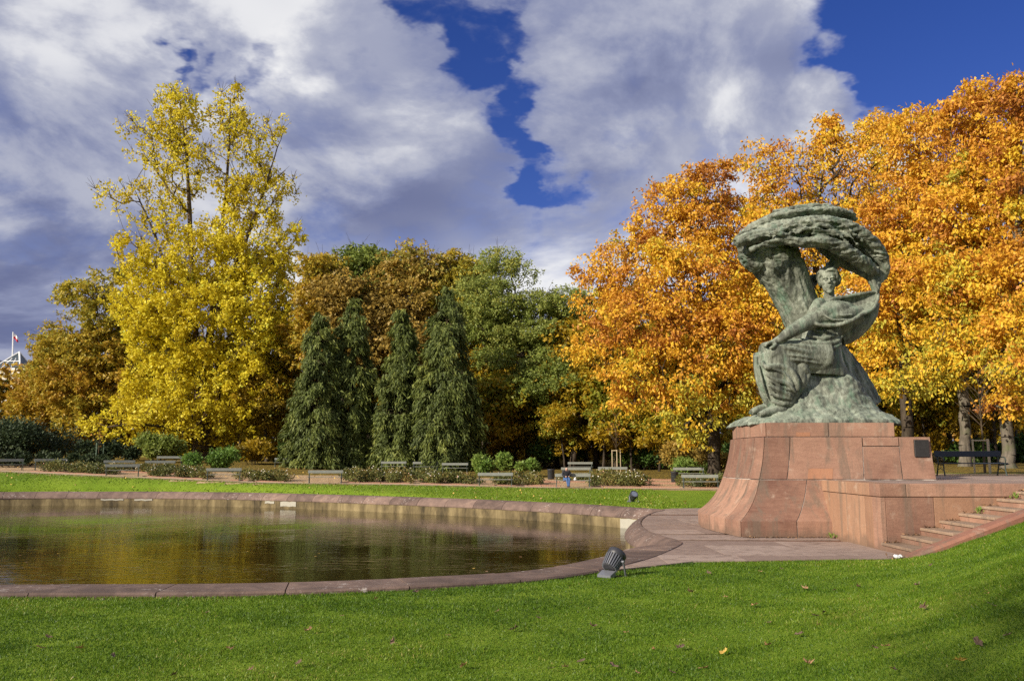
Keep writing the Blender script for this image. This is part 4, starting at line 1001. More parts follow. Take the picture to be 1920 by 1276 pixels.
# --- the tall yellow tree
Y = 98
L_ = lambda *a, **kw: px_lobe(a[0], a[1], a[2], a[3], Y, **kw)
lob = [L_(390, 735, 165, 85, w=1.2, tint=.55), L_(405, 620, 165, 100, w=1.25, tint=.6), L_(300, 570, 85, 85, w=.8, tint=.55), L_(485, 570, 85, 110, w=1., tint=.62), L_(365, 480, 160, 70, w=.85, tint=.55),
       L_(485, 455, 85, 85, w=.85, tint=.58), L_(275, 385, 90, 42, w=.5, tint=.45), L_(200, 362, 40, 20, w=.4, tint=.45), L_(330, 310, 75, 85, w=.75, tint=.5), L_(335, 225, 45, 65, w=1.3, tint=.5), L_(300, 270, 50, 60, w=.9, tint=.5),
       L_(240, 235, 25, 25, w=.5, tint=.5), L_(445, 300, 62, 100, w=.75, tint=.5), L_(432, 215, 42, 58, w=1.3, tint=.5), L_(500, 275, 50, 60, w=.9, tint=.5), L_(480, 370, 75, 60, w=.9, tint=.5), L_(545, 350, 28, 60, w=.2, tint=.45),
       L_(205, 797, 75, 38, w=.6, tint=.55, dY=-6), L_(300, 785, 85, 50, w=.7, tint=.55, dY=-4), L_(480, 770, 85, 75, w=.8, tint=.5), L_(400, 830, 90, 30, w=.3, tint=.4)]
make_tree('poplar_tree', 'towering yellow leaved tree with two feathery tops beside the dark conifers', [stem_px([(378, 868), (378, 800), (368, 640), (358, 470), (350, 300), (336, 185)], Y), [tuple(P(a, b, Y)) for a, b in ((376, 760), (392, 640), (412, 470), (428, 300), (432, 180))],
          [tuple(P(a, b, Y + d)) for a, b, d in ((374, 700, 0), (330, 560, 1), (290, 440, 1), (250, 350, 2))], [tuple(P(a, b, Y + d)) for a, b, d in ((395, 620, 0), (450, 480, -1), (500, 340, -1), (530, 250, 0))],
          [tuple(P(a, b, Y + d)) for a, b, d in ((378, 825, 0), (330, 805, -3), (270, 795, -5), (200, 800, -6))]],
          lob, 11, 'leaf_yellow', 'bark_brown', 1400, 135000, 0.36, 0.27, 0.85, 0.95, droop=0.12, spacing=0.72, bare=900, twig=0.028, tint_spread=0.15, sub=7, up=0.95, flat=1.0, thin_top=(P(400, 480, 98).z, P(400, 300, 98).z, 0.45))

# --- orange oaks on the monument's side
def oak(label, stem, Y, lobes, seed, ncl, nlv, tr_, bk='bark_dark', Lf=0.30, Wf=0.165, cr=0.85, **kw):
    lb = [px_lobe(a[0], a[1], a[2], a[3], Y, dY=a[4] if len(a) > 4 else 0, w=a[5] if len(a) > 5 else 1, tint=(a[6] if len(a) > 6 else .55) + (.05 if a[1] < 560 else .13)) for a in lobes]
    rg = np.random.default_rng(seed + 500)
    for a in lobes:                                                   # pointed leaders that break the outline
        for _ in range(3):
            lb.append(px_lobe(a[0] + a[2] * rg.uniform(-.85, .85), a[1] - a[3] * rg.uniform(.55, 1.05), 9 + .06 * a[2], a[3] * rg.uniform(.22, .42), Y, dY=(a[4] if len(a) > 4 else 0) + rg.uniform(-1.5, 1.5), w=3.0, tint=(a[6] if len(a) > 6 else .55) + rg.uniform(-.1, .15)))
    return make_tree('oak_tree', label, [stem_px(stem, Y)], lb, seed, 'leaf_oak', bk, ncl, nlv, Lf, Wf, cr, tr_, droop=0.6, spacing=1.05, up=0.45, twig=0.031, flat=0.75, inner=0.45, group='orange oaks by the monument', tint_spread=0.12, clump_var=0.19, **kw)
oak('broad orange oak with low yellow boughs between the green locust and the statue', [(1338, 884), (1338, 780), (1322, 650), (1310, 520), (1318, 400), (1335, 320)], 66,
    [(1245, 400, 55, 65, 0, 1, .42), (1330, 365, 42, 62, 0, .9, .25), (1300, 440, 85, 80, 0, 1, .38), (1180, 500, 80, 70, 0, 1, .5), (1300, 540, 110, 80, -3, 1.1, .52), (1115, 545, 45, 35, 0, .6, .6),
     (1400, 450, 60, 80, 0, 1, .45), (1230, 610, 120, 55, -4, 1, .28), (1350, 640, 90, 60, -5, 1, .45), (1130, 650, 62, 45, -2, .8, .5), (1250, 700, 110, 50, -5, 1, .6), (1390, 720, 60, 60, -4, .9, .66),
     (1290, 785, 50, 42, -6, .9, .86), (1180, 745, 55, 20, -5, .5, .42), (1400, 560, 70, 80, 2, 1, .55)], 21, 700, 70000, 0.46, Lf=0.30, Wf=0.17)
oak('orange oak crown rising straight behind the statue and its bronze tree', [(1545, 884), (1545, 760), (1535, 600), (1530, 450), (1545, 320)], 60,
    [(1455, 350, 48, 60, 0, .9, .5), (1535, 300, 40, 62, 0, .8, .55), (1565, 270, 16, 40, 0, .4, .5), (1600, 330, 70, 75, 0, 1, .58), (1480, 440, 80, 70, 0, 1, .6), (1600, 450, 90, 70, 0, 1, .55), (1660, 290, 42, 55, 0, .8, .6),
     (1480, 560, 70, 70, 0, .8, .6), (1610, 580, 90, 70, -3, 1, .66), (1500, 680, 90, 60, 0, .8, .62), (1640, 690, 80, 40, -5, .9, .74), (1380, 640, 50, 60, 0, .6, .6)], 22, 520, 48000, 0.42, Lf=0.28, Wf=0.16)
oak('orange oak with its dark trunk beside the pedestal top', [(1706, 882), (1702, 800), (1696, 690), (1705, 560), (1730, 400), (1745, 280)], 52,
    [(1700, 300, 40, 55, 0, .8, .5), (1760, 260, 35, 55, 0, .7, .45), (1740, 360, 75, 65, 0, 1, .55), (1700, 440, 80, 55, 0, 1, .45), (1770, 480, 80, 60, 0, 1, .62), (1690, 540, 80, 55, -3, 1, .52), (1780, 580, 70, 50, -3, .9, .72), (1690, 715, 50, 28, -4, .7, .85), (1660, 620, 60, 40, -3, .8, .62)],
    23, 420, 42000, 0.34, Lf=0.26, Wf=0.15)
oak('orange oak on a smooth pale trunk behind the dark bench', [(1810, 880), (1809, 800), (1806, 700), (1812, 560), (1830, 400), (1850, 250)], 47,
    [(1780, 230, 28, 42, 0, .6, .42), (1840, 235, 48, 52, 0, .9, .42), (1850, 320, 75, 60, 0, 1, .45), (1800, 410, 75, 55, 0, 1, .55), (1880, 440, 70, 60, 0, 1, .5), (1800, 530, 80, 50, -2, 1, .72), (1870, 560, 70, 50, -2, .9, .52), (1800, 620, 60, 40, -3, .8, .78), (1760, 690, 40, 22, -3, .6, .7), (1850, 660, 70, 34, -3, .8, .66)],
    24, 420, 45000, 0.27, 'bark_grey', Lf=0.245, Wf=0.14)
oak('tall orange oak on a mossy trunk cut by the right edge of the picture', [(1892, 880), (1886, 800), (1884, 690), (1900, 560), (1915, 380), (1925, 230)], 43,
    [(1905, 200, 30, 45, 0, .9, .38), (1940, 250, 60, 70, 0, 1, .4), (1925, 350, 60, 60, 0, 1, .45), (1950, 450, 70, 60, 0, 1, .5), (1915, 520, 55, 45, -2, 1, .5), (1930, 610, 60, 45, -2, 1, .55), (1890, 690, 45, 30, -3, .7, .62), (1960, 700, 50, 40, 0, .8, .6), (1895, 770, 30, 12, -2, .3, .4)],
    25, 370, 39000, 0.28, 'bark_grey', Lf=0.235, Wf=0.135)

# --- left side: brown-orange trees in front of the palace
def mixed(name, label, stem, Y, lobes, seed, leaf_m, ncl, nlv, tr_, Lf=0.42, Wf=0.28, cr=1.1, bk='bark_dark', group=None, extra=(), **kw):
    lb = [px_lobe(a[0], a[1], a[2], a[3], Y, dY=a[4] if len(a) > 4 else 0, w=a[5] if len(a) > 5 else 1, tint=a[6] if len(a) > 6 else .5) for a in lobes]
    kw.setdefault('droop', 0.25); kw.setdefault('tri', True); kw.setdefault('spacing', 0.95); kw.setdefault('twig', 0.024)
    return make_tree(name, label, [stem_px(stem, Y)] + [[tuple(P(a, b, Y)) for a, b in e] for e in extra], lb, seed, leaf_m, bk, ncl, nlv, Lf, Wf, cr, tr_, group=group, **kw)
mixed('maple_tree', 'rusty orange and olive tree leaning out left of the tall yellow tree', [(225, 868), (222, 780), (235, 690), (215, 600), (170, 545)], 108,
      [(210, 520, 35, 22, 0, .5, .85), (165, 555, 60, 32, 0, .6, .8), (120, 555, 25, 14, 0, .3, .8), (210, 590, 60, 45, 0, .8, .75), (190, 660, 70, 55, 0, 1, .5), (150, 720, 80, 50, 0, 1, .3), (230, 720, 60, 60, 0, .9, .4), (170, 780, 70, 35, 0, .9, .5), (120, 640, 45, 45, 0, .6, .6)],
      31, 'leaf_olive', 330, 52000, 0.5, bare=60)
mixed('maple_tree', 'low orange brown tree half hiding the white palace', [(98, 868), (98, 790), (95, 720), (75, 660)], 114,
      [(108, 650, 40, 30, 0, .8, .6), (92, 695, 32, 36, 0, .9, .45), (110, 690, 45, 40, 0, .8, .55), (84, 768, 38, 30, 0, 1, .3), (95, 760, 60, 45, 0, 1, .35), (52, 803, 38, 18, 0, .9, .95), (95, 622, 22, 12, 0, .4, .6)],
      32, 'leaf_olive', 260, 40000, 0.36, bare=30)
mixed('maple_tree', 'dark green tree standing at the left edge before the palace', [(-30, 868), (-28, 800), (-25, 740)], 118,
      [(-38, 755, 34, 50, 0, 1, .4), (-30, 800, 30, 30, 0, 1, .5), (-80, 760, 50, 60, 0, 1, .4)], 33, 'leaf_green', 120, 20000, 0.3)

# --- the weeping conifers
def conifer(label, px, py_top, hw, Y, seed, ncl, nlv, ex_=0.55):
    rg = np.random.default_rng(seed); top = P(px, py_top, Y); b = P(px, 866, Y); bz = gz(b.x, Y); hgt = top.z - bz; rad = hw * Y / FPX
    root = empty('cypress_tree', (b.x, Y, bz - 0.05)); tag(root, label, 'tree', 'dark weeping conifers behind the benches')
    link_mesh('trunk', tubes_mesh('trunk', [((0, 0, hgt * t), (0, 0, hgt * (t + .1)), 0.26 * (1 - t) + .02, 0.26 * (.9 - t) + .02) for t in np.arange(0, 0.95, 0.1)], 10), 'bark_brown', root, True)
    bs, Cs, Ts, Ds = [], [], [], []
    for i in range(ncl):
        t = 1 - math.sqrt(rg.random()) if rg.random() < 0.8 else rg.random(); t = 0.025 + 0.97 * t
        prof = min((1 - t) ** ex_, 2.6 * (1 - t) + 0.02) * (0.74 + 0.26 * min(1, t / 0.25)); th = rg.uniform(0, 2 * math.pi)
        r_ = rad * prof * (0.50 + 0.62 * rg.random() ** 0.8) * (1 + 0.18 * math.sin(3 * th + seed + 7 * t)) + 0.04
        tip = np.array([math.cos(th) * r_, math.sin(th) * r_, hgt * t + 0.25]); m_ = int(nlv / ncl * rg.uniform(0.6, 1.4)); ln = rg.uniform(0.6, 1.7) * (1 - 0.45 * t); wd = rg.uniform(0.12, 0.34)
        bs.append((np.array([0, 0, hgt * t - 0.1 + 0.25 * r_]), tip, 0.035, 0.01))
        out = np.array([math.cos(th), math.sin(th), 0])
        s_ = rg.random(m_); q = tip - out * 0.5 * (1 - s_)[:, None] * r_ * 0.5 + rg.normal(0, wd, (m_, 3)) * np.array([1, 1, .5]); q[:, 2] -= s_ ** 1.5 * ln
        Cs.append(q); Ts.append(np.clip(0.45 + rg.normal(0, 0.18) + rg.normal(0, 0.14, m_), 0.01, 0.99)); Ds.append(np.repeat(out[None], m_, 0))
    link_mesh('branches', tubes_mesh('branches', bs, 4), 'bark_brown', root, True)
    C, T, Dd = np.concatenate(Cs), np.concatenate(Ts), np.concatenate(Ds); n = len(C); C[:, 2] = np.maximum(C[:, 2], 0.35)
    A = Dd * 0.45 + rg.normal(0, 0.38, (n, 3)); A[:, 2] -= 0.95; Nn = Dd + rg.normal(0, 0.6, (n, 3))
    V, F_ = leaf_tris(rg, C, A, Nn, rg.uniform(0.26, 0.66, n), rg.uniform(0.09, 0.18, n)); me = np_mesh('crown', V, F_); face_attr(me, 'tint', T); link_mesh('crown', me, 'leaf_conifer', root)
conifer('narrow dark conifer nearest the tall yellow tree', 592, 585, 64, 82, 41, 330, 36000, 0.62)
conifer('dark weeping conifer second from the tall yellow tree', 655, 556, 58, 84, 42, 350, 38000, 0.50)
conifer('shorter dark conifer with a thin tip between two taller ones', 750, 578, 62, 82, 43, 330, 36000, 0.66)
conifer('tallest and broadest dark conifer standing next to the green locust', 836, 538, 72, 80, 44, 470, 52000, 0.58)

# --- feathery green locust with its slanting trunk, and the leaning tree beside it
mixed('locust_tree', 'feathery pale green tree with a slanting dark trunk beside the conifers', [(938, 868), (948, 800), (966, 720), (983, 650), (972, 590), (960, 520)], 88,
      [(940, 492, 42, 22, 0, .6, .7), (905, 540, 50, 25, 0, .7, .6), (985, 520, 30, 14, 0, .4, .6), (930, 580, 70, 28, 0, .9, .6), (1010, 570, 55, 25, 0, .8, .65), (1065, 575, 55, 30, 0, .8, .6), (900, 620, 50, 24, 0, .8, .5), (1000, 625, 80, 28, 0, .9, .6), (1085, 640, 50, 28, 0, .8, .4), (930, 665, 40, 20, -2, .6, .5), (1030, 680, 60, 22, -3, .6, .45)],
      51, 'leaf_locust', 380, 72000, 0.34, Lf=0.25, Wf=0.16, cr=0.95, flat=0.7, extra=[[(983, 650), (1010, 600), (1050, 560)]], bare=20)
mixed('locust_tree', 'green leaved tree on a strongly leaning trunk below the broad orange oak', [(1072, 862), (1084, 800), (1100, 745), (1120, 680)], 84,
      [(1010, 722, 60, 22, 0, .8, .35), (1100, 718, 60, 25, 0, .8, .4), (1145, 690, 35, 22, 0, .7, .5), (1060, 700, 40, 18, 0, .5, .3)], 52, 'leaf_locust', 110, 16000, 0.30, Lf=0.26, Wf=0.16, flat=0.65)

# --- woodland behind: each tree its own thing, skyline trees first
sky_tr = [('yellow brown tree rising behind the left conifers', 'leaf_olive', [(618, 860), (616, 700), (611, 560)], 95, [(606, 505, 40, 35, 0, 1, .5), (600, 560, 48, 45, 0, 1, .4), (625, 590, 55, 50, 0, 1, .3), (600, 640, 70, 50, 0, .8, .4)], 61),
          ('green topped tree rising behind the conifers under the drifting clouds', 'leaf_locust', [(692, 860), (692, 700), (690, 540)], 96, [(690, 495, 45, 30, 0, 1, .3), (665, 530, 35, 30, 0, .8, .2), (715, 535, 40, 35, 0, .8, .4), (690, 590, 60, 50, 0, .7, .4)], 62),
          ('rust orange tree rising between the two taller conifers', 'leaf_brown', [(768, 860), (768, 700), (765, 560)], 94, [(775, 495, 50, 32, 0, 1, .85), (745, 520, 35, 35, 0, .9, .75), (800, 530, 40, 40, 0, .9, .8), (765, 570, 62, 45, 0, .9, .55), (770, 640, 70, 50, 0, .8, .5)], 63),
          ('thin olive tree with bare twigs behind the tallest conifer', 'leaf_olive', [(868, 860), (866, 720), (862, 580)], 95, [(848, 490, 22, 18, 0, .6, .6), (870, 520, 40, 32, 0, .7, .9), (840, 560, 45, 40, 0, .7, .7), (880, 600, 45, 50, 0, .7, .8)], 64),
          ('dull brown half bare tree between the tall yellow tree and the green topped one', 'leaf_brown', [(645, 860), (645, 720), (640, 590)], 93, [(640, 560, 45, 45, 0, .6, .5), (660, 610, 50, 45, 0, .6, .4), (690, 640, 45, 45, 0, .6, .5), (720, 580, 30, 50, 0, .4, .4)], 65)]
for lb_, lm_, st_, Y_, lo_, sd_ in sky_tr: mixed('woodland_tree', lb_, st_, Y_, lo_, sd_, lm_, 170, 24000, 0.34, Lf=0.42, Wf=0.30, cr=1.25, bare=70 if sd_ in (64, 65) else 25, group='woodland trees on the skyline')

# prototypes copied through the wood
def proto(seed, leaf_m, hgt, tints, ncl=130, nlv=15000, tr_=0.22, lab='yellow leaved'):
    rg = np.random.default_rng(seed); lob = []
    for i in range(6):
        a = rg.uniform(0, 6.28); r_ = rg.uniform(0.6, 2.6); lob.append((math.cos(a) * r_, math.sin(a) * r_, hgt * rg.uniform(0.42, 0.9), rg.uniform(1.6, 2.8), rg.uniform(1.6, 2.8), rg.uniform(1.2, 2.4), 1, rg.uniform(*tints)))
    return make_tree('woodland_tree', f'slim {lab} tree with dark trunk inside the shaded wood', [[(0, 0, 0), (0.15, 0.1, hgt * .3), (-0.1, 0.2, hgt * .6), (0.2, 0, hgt * .9)]], lob, seed, leaf_m, 'bark_dark', ncl, nlv, 0.38, 0.28, 1.2, tr_, group=f'{lab} trees inside the shaded wood', tri=True)
protos = [proto(71, 'leaf_under', 15, (.3, .8)), proto(72, 'leaf_under', 12, (.2, .6), lab='dull ochre leaved'), proto(73, 'leaf_olive', 16, (.3, .8), lab='olive leaved'), proto(74, 'leaf_green', 13, (.4, .9), lab='green leaved'), proto(75, 'leaf_under', 9, (.5, 1.0), 90, 11000, .12, 'short yellow green')]
rs = random.Random(8); first = [True] * len(protos)
spots = []
for px, Y_, pi, s_ in [(905, 97, 0, 1.0), (925, 104, 4, 1.1), (990, 99, 1, 1.0), (1010, 106, 0, 1.1), (1045, 92, 0, 1.0), (1118, 88, 0, 1.05), (1100, 101, 2, 1.0), (1155, 84, 1, 1.0), (1165, 96, 4, 1.2), (1205, 86, 0, 1.0), (1240, 82, 4, 1.0), (1215, 102, 2, 1.1),
                     (1290, 92, 1, 1.0), (1335, 98, 0, 1.1), (1385, 90, 4, 1.0), (1640, 84, 0, 1.0), (1668, 76, 4, 1.0), (1690, 90, 1, 1.1), (1725, 68, 3, .9), (1738, 82, 0, 1.0), (1765, 74, 4, 1.1), (1785, 64, 1, .9), (1783, 92, 2, 1.0),
                     (1838, 62, 0, .95), (1850, 78, 4, 1.0), (1862, 90, 0, 1.1), (1905, 66, 1, .95), (1925, 82, 0, 1.0), (1960, 72, 3, 1.0), (570, 98, 4, 1.0), (530, 102, 0, 1.0), (500, 96, 1, .9), (450, 110, 2, 1.0), (300, 112, 4, 1.0), (250, 116, 2, 1.0), (720, 98, 0, 1.0), (800, 100, 2, 1.0), (640, 97, 1, 1.0), (885, 92, 1, 1.0), (1420, 84, 0, 1.1), (1600, 72, 4, 1.1), (905, 87, 4, 1.0), (965, 92, 4, 1.15), (1020, 88, 4, 1.0), (1062, 90, 1, .9), (1130, 82, 4, .95), (1185, 80, 4, .85), (1235, 78, 4, .8), (1060, 83, 4, .7), (1745, 60, 4, .75), (1870, 56, 4, .75)]:
    o = protos[pi] if first[pi] else copy_tree(protos[pi]); first[pi] = False
    x = P(px, 860, Y_).x; o.location = (x, Y_, gz(x, Y_) - 0.1); o.rotation_euler = (R(rs.uniform(-4, 4)), R(rs.uniform(-5, 5)), rs.uniform(0, 6.28)); q = s_ * rs.uniform(0.9, 1.12); o.scale = (q, q, q)

# --- shrubs
def shrub(name, label, px0, px1, py_top, Y, seed, leaf_m, n, L, W, depth=2.0, group=None, flat=0.8, tints=(.2, .8), stems=True, cat='shrub', lift=0.0):
    rg = np.random.default_rng(seed); a, b = P(px0, py_top, Y), P(px1, py_top, Y); cx = (a.x + b.x) / 2; z0 = gz(cx, Y); hgt = max(a.z - z0, 0.4); hw = (b.x - a.x) / 2
    root = empty(name, (cx, Y, z0)); tag(root, label, cat, group)
    k_ = max(5, int(hw * 4)); bl = [(rg.uniform(-hw, hw) * 0.85, rg.uniform(-.5, .5) * depth, hgt * rg.uniform(0.35, 0.80), rg.uniform(.25, .5) * min(hw, hgt * 1.2), rg.uniform(*tints)) for _ in range(k_)]
    pick = rg.integers(0, k_, n); B = np.array(bl)[pick]; d = rg.normal(size=(n, 3)); d /= np.linalg.norm(d, axis=1)[:, None]; r_ = rg.random(n) ** 0.4
    C = B[:, :3] + d * (r_ * B[:, 3])[:, None] * np.array([1, 1, flat]) * np.maximum(0.7, 1 + 0.25 * rg.normal(size=n))[:, None]
    C[:, 2] = np.abs(C[:, 2]) + lift; low = C[:, 2] < hgt * 0.35
    A = d * 0.8 + rg.normal(0, .6, (n, 3)); A[:, 2] += 0.25; Nn = d + rg.normal(0, .6, (n, 3)); Nn[:, 2] += .4
    V, F_ = leaf_tris(rg, C, A, Nn, L * rg.uniform(.6, 1.3, n), 1.2 * W * rg.uniform(.6, 1.3, n)); me = np_mesh('foliage', V, F_); face_attr(me, 'tint', np.clip(B[:, 4] + rg.normal(0, .15, n), .01, .99)); link_mesh('foliage', me, leaf_m, root)
    if stems:
        sg = [(np.array([q[0] * .4, q[1] * .4, -0.05]), np.array([q[0], q[1], q[2]]), 0.035, 0.012) for q in bl]; link_mesh('stems', tubes_mesh('stems', sg, 5), 'bark_dark', root, True)
    return root
shrub('yew_shrub', 'big dark evergreen bush at the left below the palace', -40, 130, 795, 76, 81, 'leaf_yew', 16000, .26, .14, 5, tints=(.2, .7))
shrub('juniper_shrub', 'low spreading dark juniper behind the leftmost rose bed', 95, 190, 852, 71, 82, 'leaf_yew', 5000, .24, .12, 3, tints=(.6, 1.0))
shrub('juniper_shrub', 'low dark groundcover below the big evergreen bush', -20, 90, 848, 72, 83, 'leaf_yew', 4500, .24, .12, 3, tints=(.4, .9))
shrub('rose_shrub', 'tall leafy rose bush in front of the yellow tree trunk', 335, 440, 843, 72, 84, 'leaf_bright', 6000, .22, .13, 3, tints=(.1, .5))
shrub('green_shrub', 'bright green leafy shrub right of the conifers', 893, 962, 842, 70, 85, 'leaf_bright', 5200, .24, .15, 2.5, tints=(.4, .9))
shrub('green_shrub', 'smaller bright green shrub beside the litter bin', 966, 1016, 855, 69, 86, 'leaf_bright', 3200, .22, .14, 2, tints=(.4, .9))
shrub('autumn_shrub', 'brown and orange autumn bush at the foot of the broad orange oak', 1245, 1360, 822, 70, 87, 'leaf_brown', 9000, .24, .14, 4, tints=(.3, .95))
shrub('autumn_shrub', 'small yellow green bush behind the benches near the pedestal', 1258, 1345, 858, 67.5, 88, 'leaf_bright', 2600, .2, .12, 1.5, tints=(.7, 1.0))
for i, (a, b, t_, Y_, lm_, lb_) in enumerate([(1000, 1090, 805, 86, 'leaf_green', 'green bush under the leaning tree'), (930, 1010, 810, 88, 'leaf_under', 'yellow bush behind the bright green shrub'), (1080, 1150, 800, 90, 'leaf_brown', 'brown bush behind the staked sapling'),
        (1160, 1245, 825, 82, 'leaf_green', 'dark bush at the back of the sandy walk'), (1690, 1770, 820, 60, 'leaf_under', 'yellow green bush right of the pedestal'), (1770, 1850, 832, 58, 'leaf_green', 'dark bush behind the terrace bench'), (1850, 1930, 825, 62, 'leaf_green', 'bush at the right edge under the oaks'),
        (1600, 1700, 800, 66, 'leaf_under', 'bush showing behind the statue rock'), (1360, 1440, 815, 76, 'leaf_green', 'bush left of the statue behind the pedestal'), (440, 520, 820, 88, 'leaf_under', 'yellow bush between the tall yellow tree and the conifers'), (490, 560, 835, 90, 'leaf_green', 'green bush beside the leftmost conifer'),
        (250, 330, 815, 86, 'leaf_locust', 'olive bush under the tall yellow tree'), (150, 240, 830, 88, 'leaf_yew', 'dark bush behind the left benches')]):
    shrub('undergrowth_shrub', lb_, a, b, t_, Y_, 90 + i, lm_, 6000, .3, .2, 4, tints=(.1, .7))
# far wood closing the view
rg = np.random.default_rng(77); n = 70000
X_ = rg.uniform(-75, 95, n); Yd = rg.uniform(116, 128, n); hmax = 13 + 4 * np.sin(X_ * 0.21) + 3 * np.sin(X_ * 0.53 + 1)
Z_ = H(X_, Yd) + rg.random(n) ** 1.5 * hmax
A = rg.normal(0, 1, (n, 3)); A[:, 2] -= .3; Nn = rg.normal(0, .7, (n, 3)) + np.array([-.3, -.8, .4])
V, F_ = leaf_tris(rg, np.stack([X_, Yd, Z_], 1), A, Nn, rg.uniform(.6, 1.2, n), rg.uniform(.45, .8, n)); me = np_mesh('far_woods', V, F_); face_attr(me, 'tint', np.clip(.35 + .25 * np.sin(X_ * .3) + rg.normal(0, .18, n), .01, .99))
tag(link_mesh('far_woods', me, 'leaf_olive'), 'distant mass of autumn woodland closing the view', 'woods', kind='stuff')


# two thin crowned trees, added unseen behind the viewpoint to shade the near lawn
for (sx_, sy_, rr_, sd_, lb_) in ((8.6, 9.6, 4.6, 98, 'unseen thin crowned tree added behind the viewpoint for shade, nearer one'), (-6.0, 3.2, 3.6, 97, 'unseen thin crowned tree added behind the viewpoint for shade, farther one')):
    bx_, by_ = sx_ - 0.8 * 55, sy_ - 0.6 * 55; rg = np.random.default_rng(sd_)
    lob = [(bx_ + rg.uniform(-.5, .5) * rr_, by_ + rg.uniform(-.5, .5) * rr_, 26 + rg.uniform(-.6, .6) * rr_, rr_ * .6, rr_ * .6, rr_ * .5, 1, .5) for _ in range(7)]
    make_tree('added_shade_tree', lb_, [[(bx_, by_, 0.4), (bx_, by_, 10), (bx_ + .3, by_, 20), (bx_, by_ + .2, 28)]], lob, sd_, 'leaf_oak', 'bark_grey', 150, int(95 * rr_ * rr_), 0.3, 0.2, 1.3, 0.3, tri=True, twig=0.014)
# ------------------------------------------------------------------ benches
def make_bench(slat='bench_slat'):
    root = empty('park_bench', (0, 0, 0)); L = 1.14                  # faces -Y, 2.3 m long
    MB().box((-L, 0.215, 0.66), (L, 0.25, 0.86), 0.008).build('backrest', slat, root)
    for y0, y1 in ((-0.26, -0.11), (-0.09, 0.06), (0.08, 0.20)): MB().box((-L, y0, 0.415), (L, y1, 0.45), 0.006).build('seat_slat', slat, root)
    for sx in (-1, 1):
        x = sx * (L - 0.10); m = MB()
        m.tube([(x, -0.30, 0), (x, -0.25, 0.20), (x, -0.24, 0.41)], [0.028, 0.022, 0.026], 8)
        m.tube([(x, 0.36, 0), (x, 0.27, 0.22), (x, 0.19, 0.41), (x, 0.23, 0.66), (x, 0.275, 0.88)], [0.03, 0.024, 0.026, 0.022, 0.018], 8)
        m.tube([(x, -0.26, 0.39), (x, 0.0, 0.375), (x, 0.20, 0.40)], 0.022, 8)
        m.tube([(x, -0.26, 0.17), (x, 0.02, 0.26), (x, 0.28, 0.20)], 0.014, 6)
        leg = m.build('leg_frame', 'cast_iron', root)
        MB().tube([(x, -0.25, 0.42), (x, -0.31, 0.54), (x, -0.24, 0.64), (x, 0.0, 0.65), (x, 0.22, 0.67)], [0.016, 0.02, 0.022, 0.02, 0.016], 8).build('armrest', 'cast_iron', leg)
    return root
proto_b = make_bench(); used = [False]
BG = 'slatted park benches'
BENCH = [  # photo px of the middle, distance, turn in degrees, label
    (231, 61.0, 26, 'front bench beside the path farthest left with a pale sunlit back'), (421, 58.6, 16, 'front bench beside the path below the tall yellow tree'),
    (611, 57.2, 9, 'front bench beside the path below the left conifers'), (929, 55.6, 1, 'front bench beside the path right in front of the bright green shrub'),
    (1074, 54.9, -2, 'front bench on which a person sits'), (1312, 54.0, -6, 'front bench beside the path nearest the pedestal'),
    (225, 68.0, 27, 'bench standing right behind the leftmost sunlit front bench'), (301, 69.5, 22, 'second row bench left of the rose bush'), (96, 67.0, 32, 'half shaded bench at the left before the dark bush'), (14, 65.5, 38, 'dark bench cut by the left edge of the picture'),
    (1080, 66.0, -2, 'second row bench directly behind the seated person'), (1149, 67.0, -3, 'second row bench before the staked sapling'), (1291, 64.5, -6, 'second row bench beside the litter bin near the pedestal'),
    (537, 83.5, 8, 'far bench under the conifers, closest to the yellow tree'), (580, 83.0, 7, 'far bench under the conifers, second from the yellow tree'), (622, 82.0, 6, 'far bench under the conifers, third from the yellow tree'),
    (738, 77.5, 4, 'shaded bench under the shorter conifer'), (798, 77.0, 3, 'shaded bench left below the tallest conifer'), (853, 74.5, 2, 'shaded bench right below the tallest conifer'), (1088, 79.0, -2, 'dark bench in deep shade behind the second row'), (318, 80.0, 15, 'far bench half hidden by the rose bush')]
bench_at = {}
for px, Y_, a, lb_ in BENCH:
    o = copy_tree(proto_b) if used[0] else proto_b; used[0] = True
    x = P(px, 860, Y_).x; o.location = (x, Y_, gz(x, Y_) + 0.01); o.rotation_euler = (0, 0, R(a)); tag(o, lb_, 'bench', BG); bench_at[px] = o
bn = make_bench('bench_slat_navy'); x = P(1820, 860, 30.4).x; bn.location = (x, 30.4, 1.525 if False else max(gz(x, 30.4), 1.50) + 0.02); bn.rotation_euler = (0, 0, R(-4)); tag(bn, 'dark navy bench at the back of the terrace under the oaks', 'bench', BG)

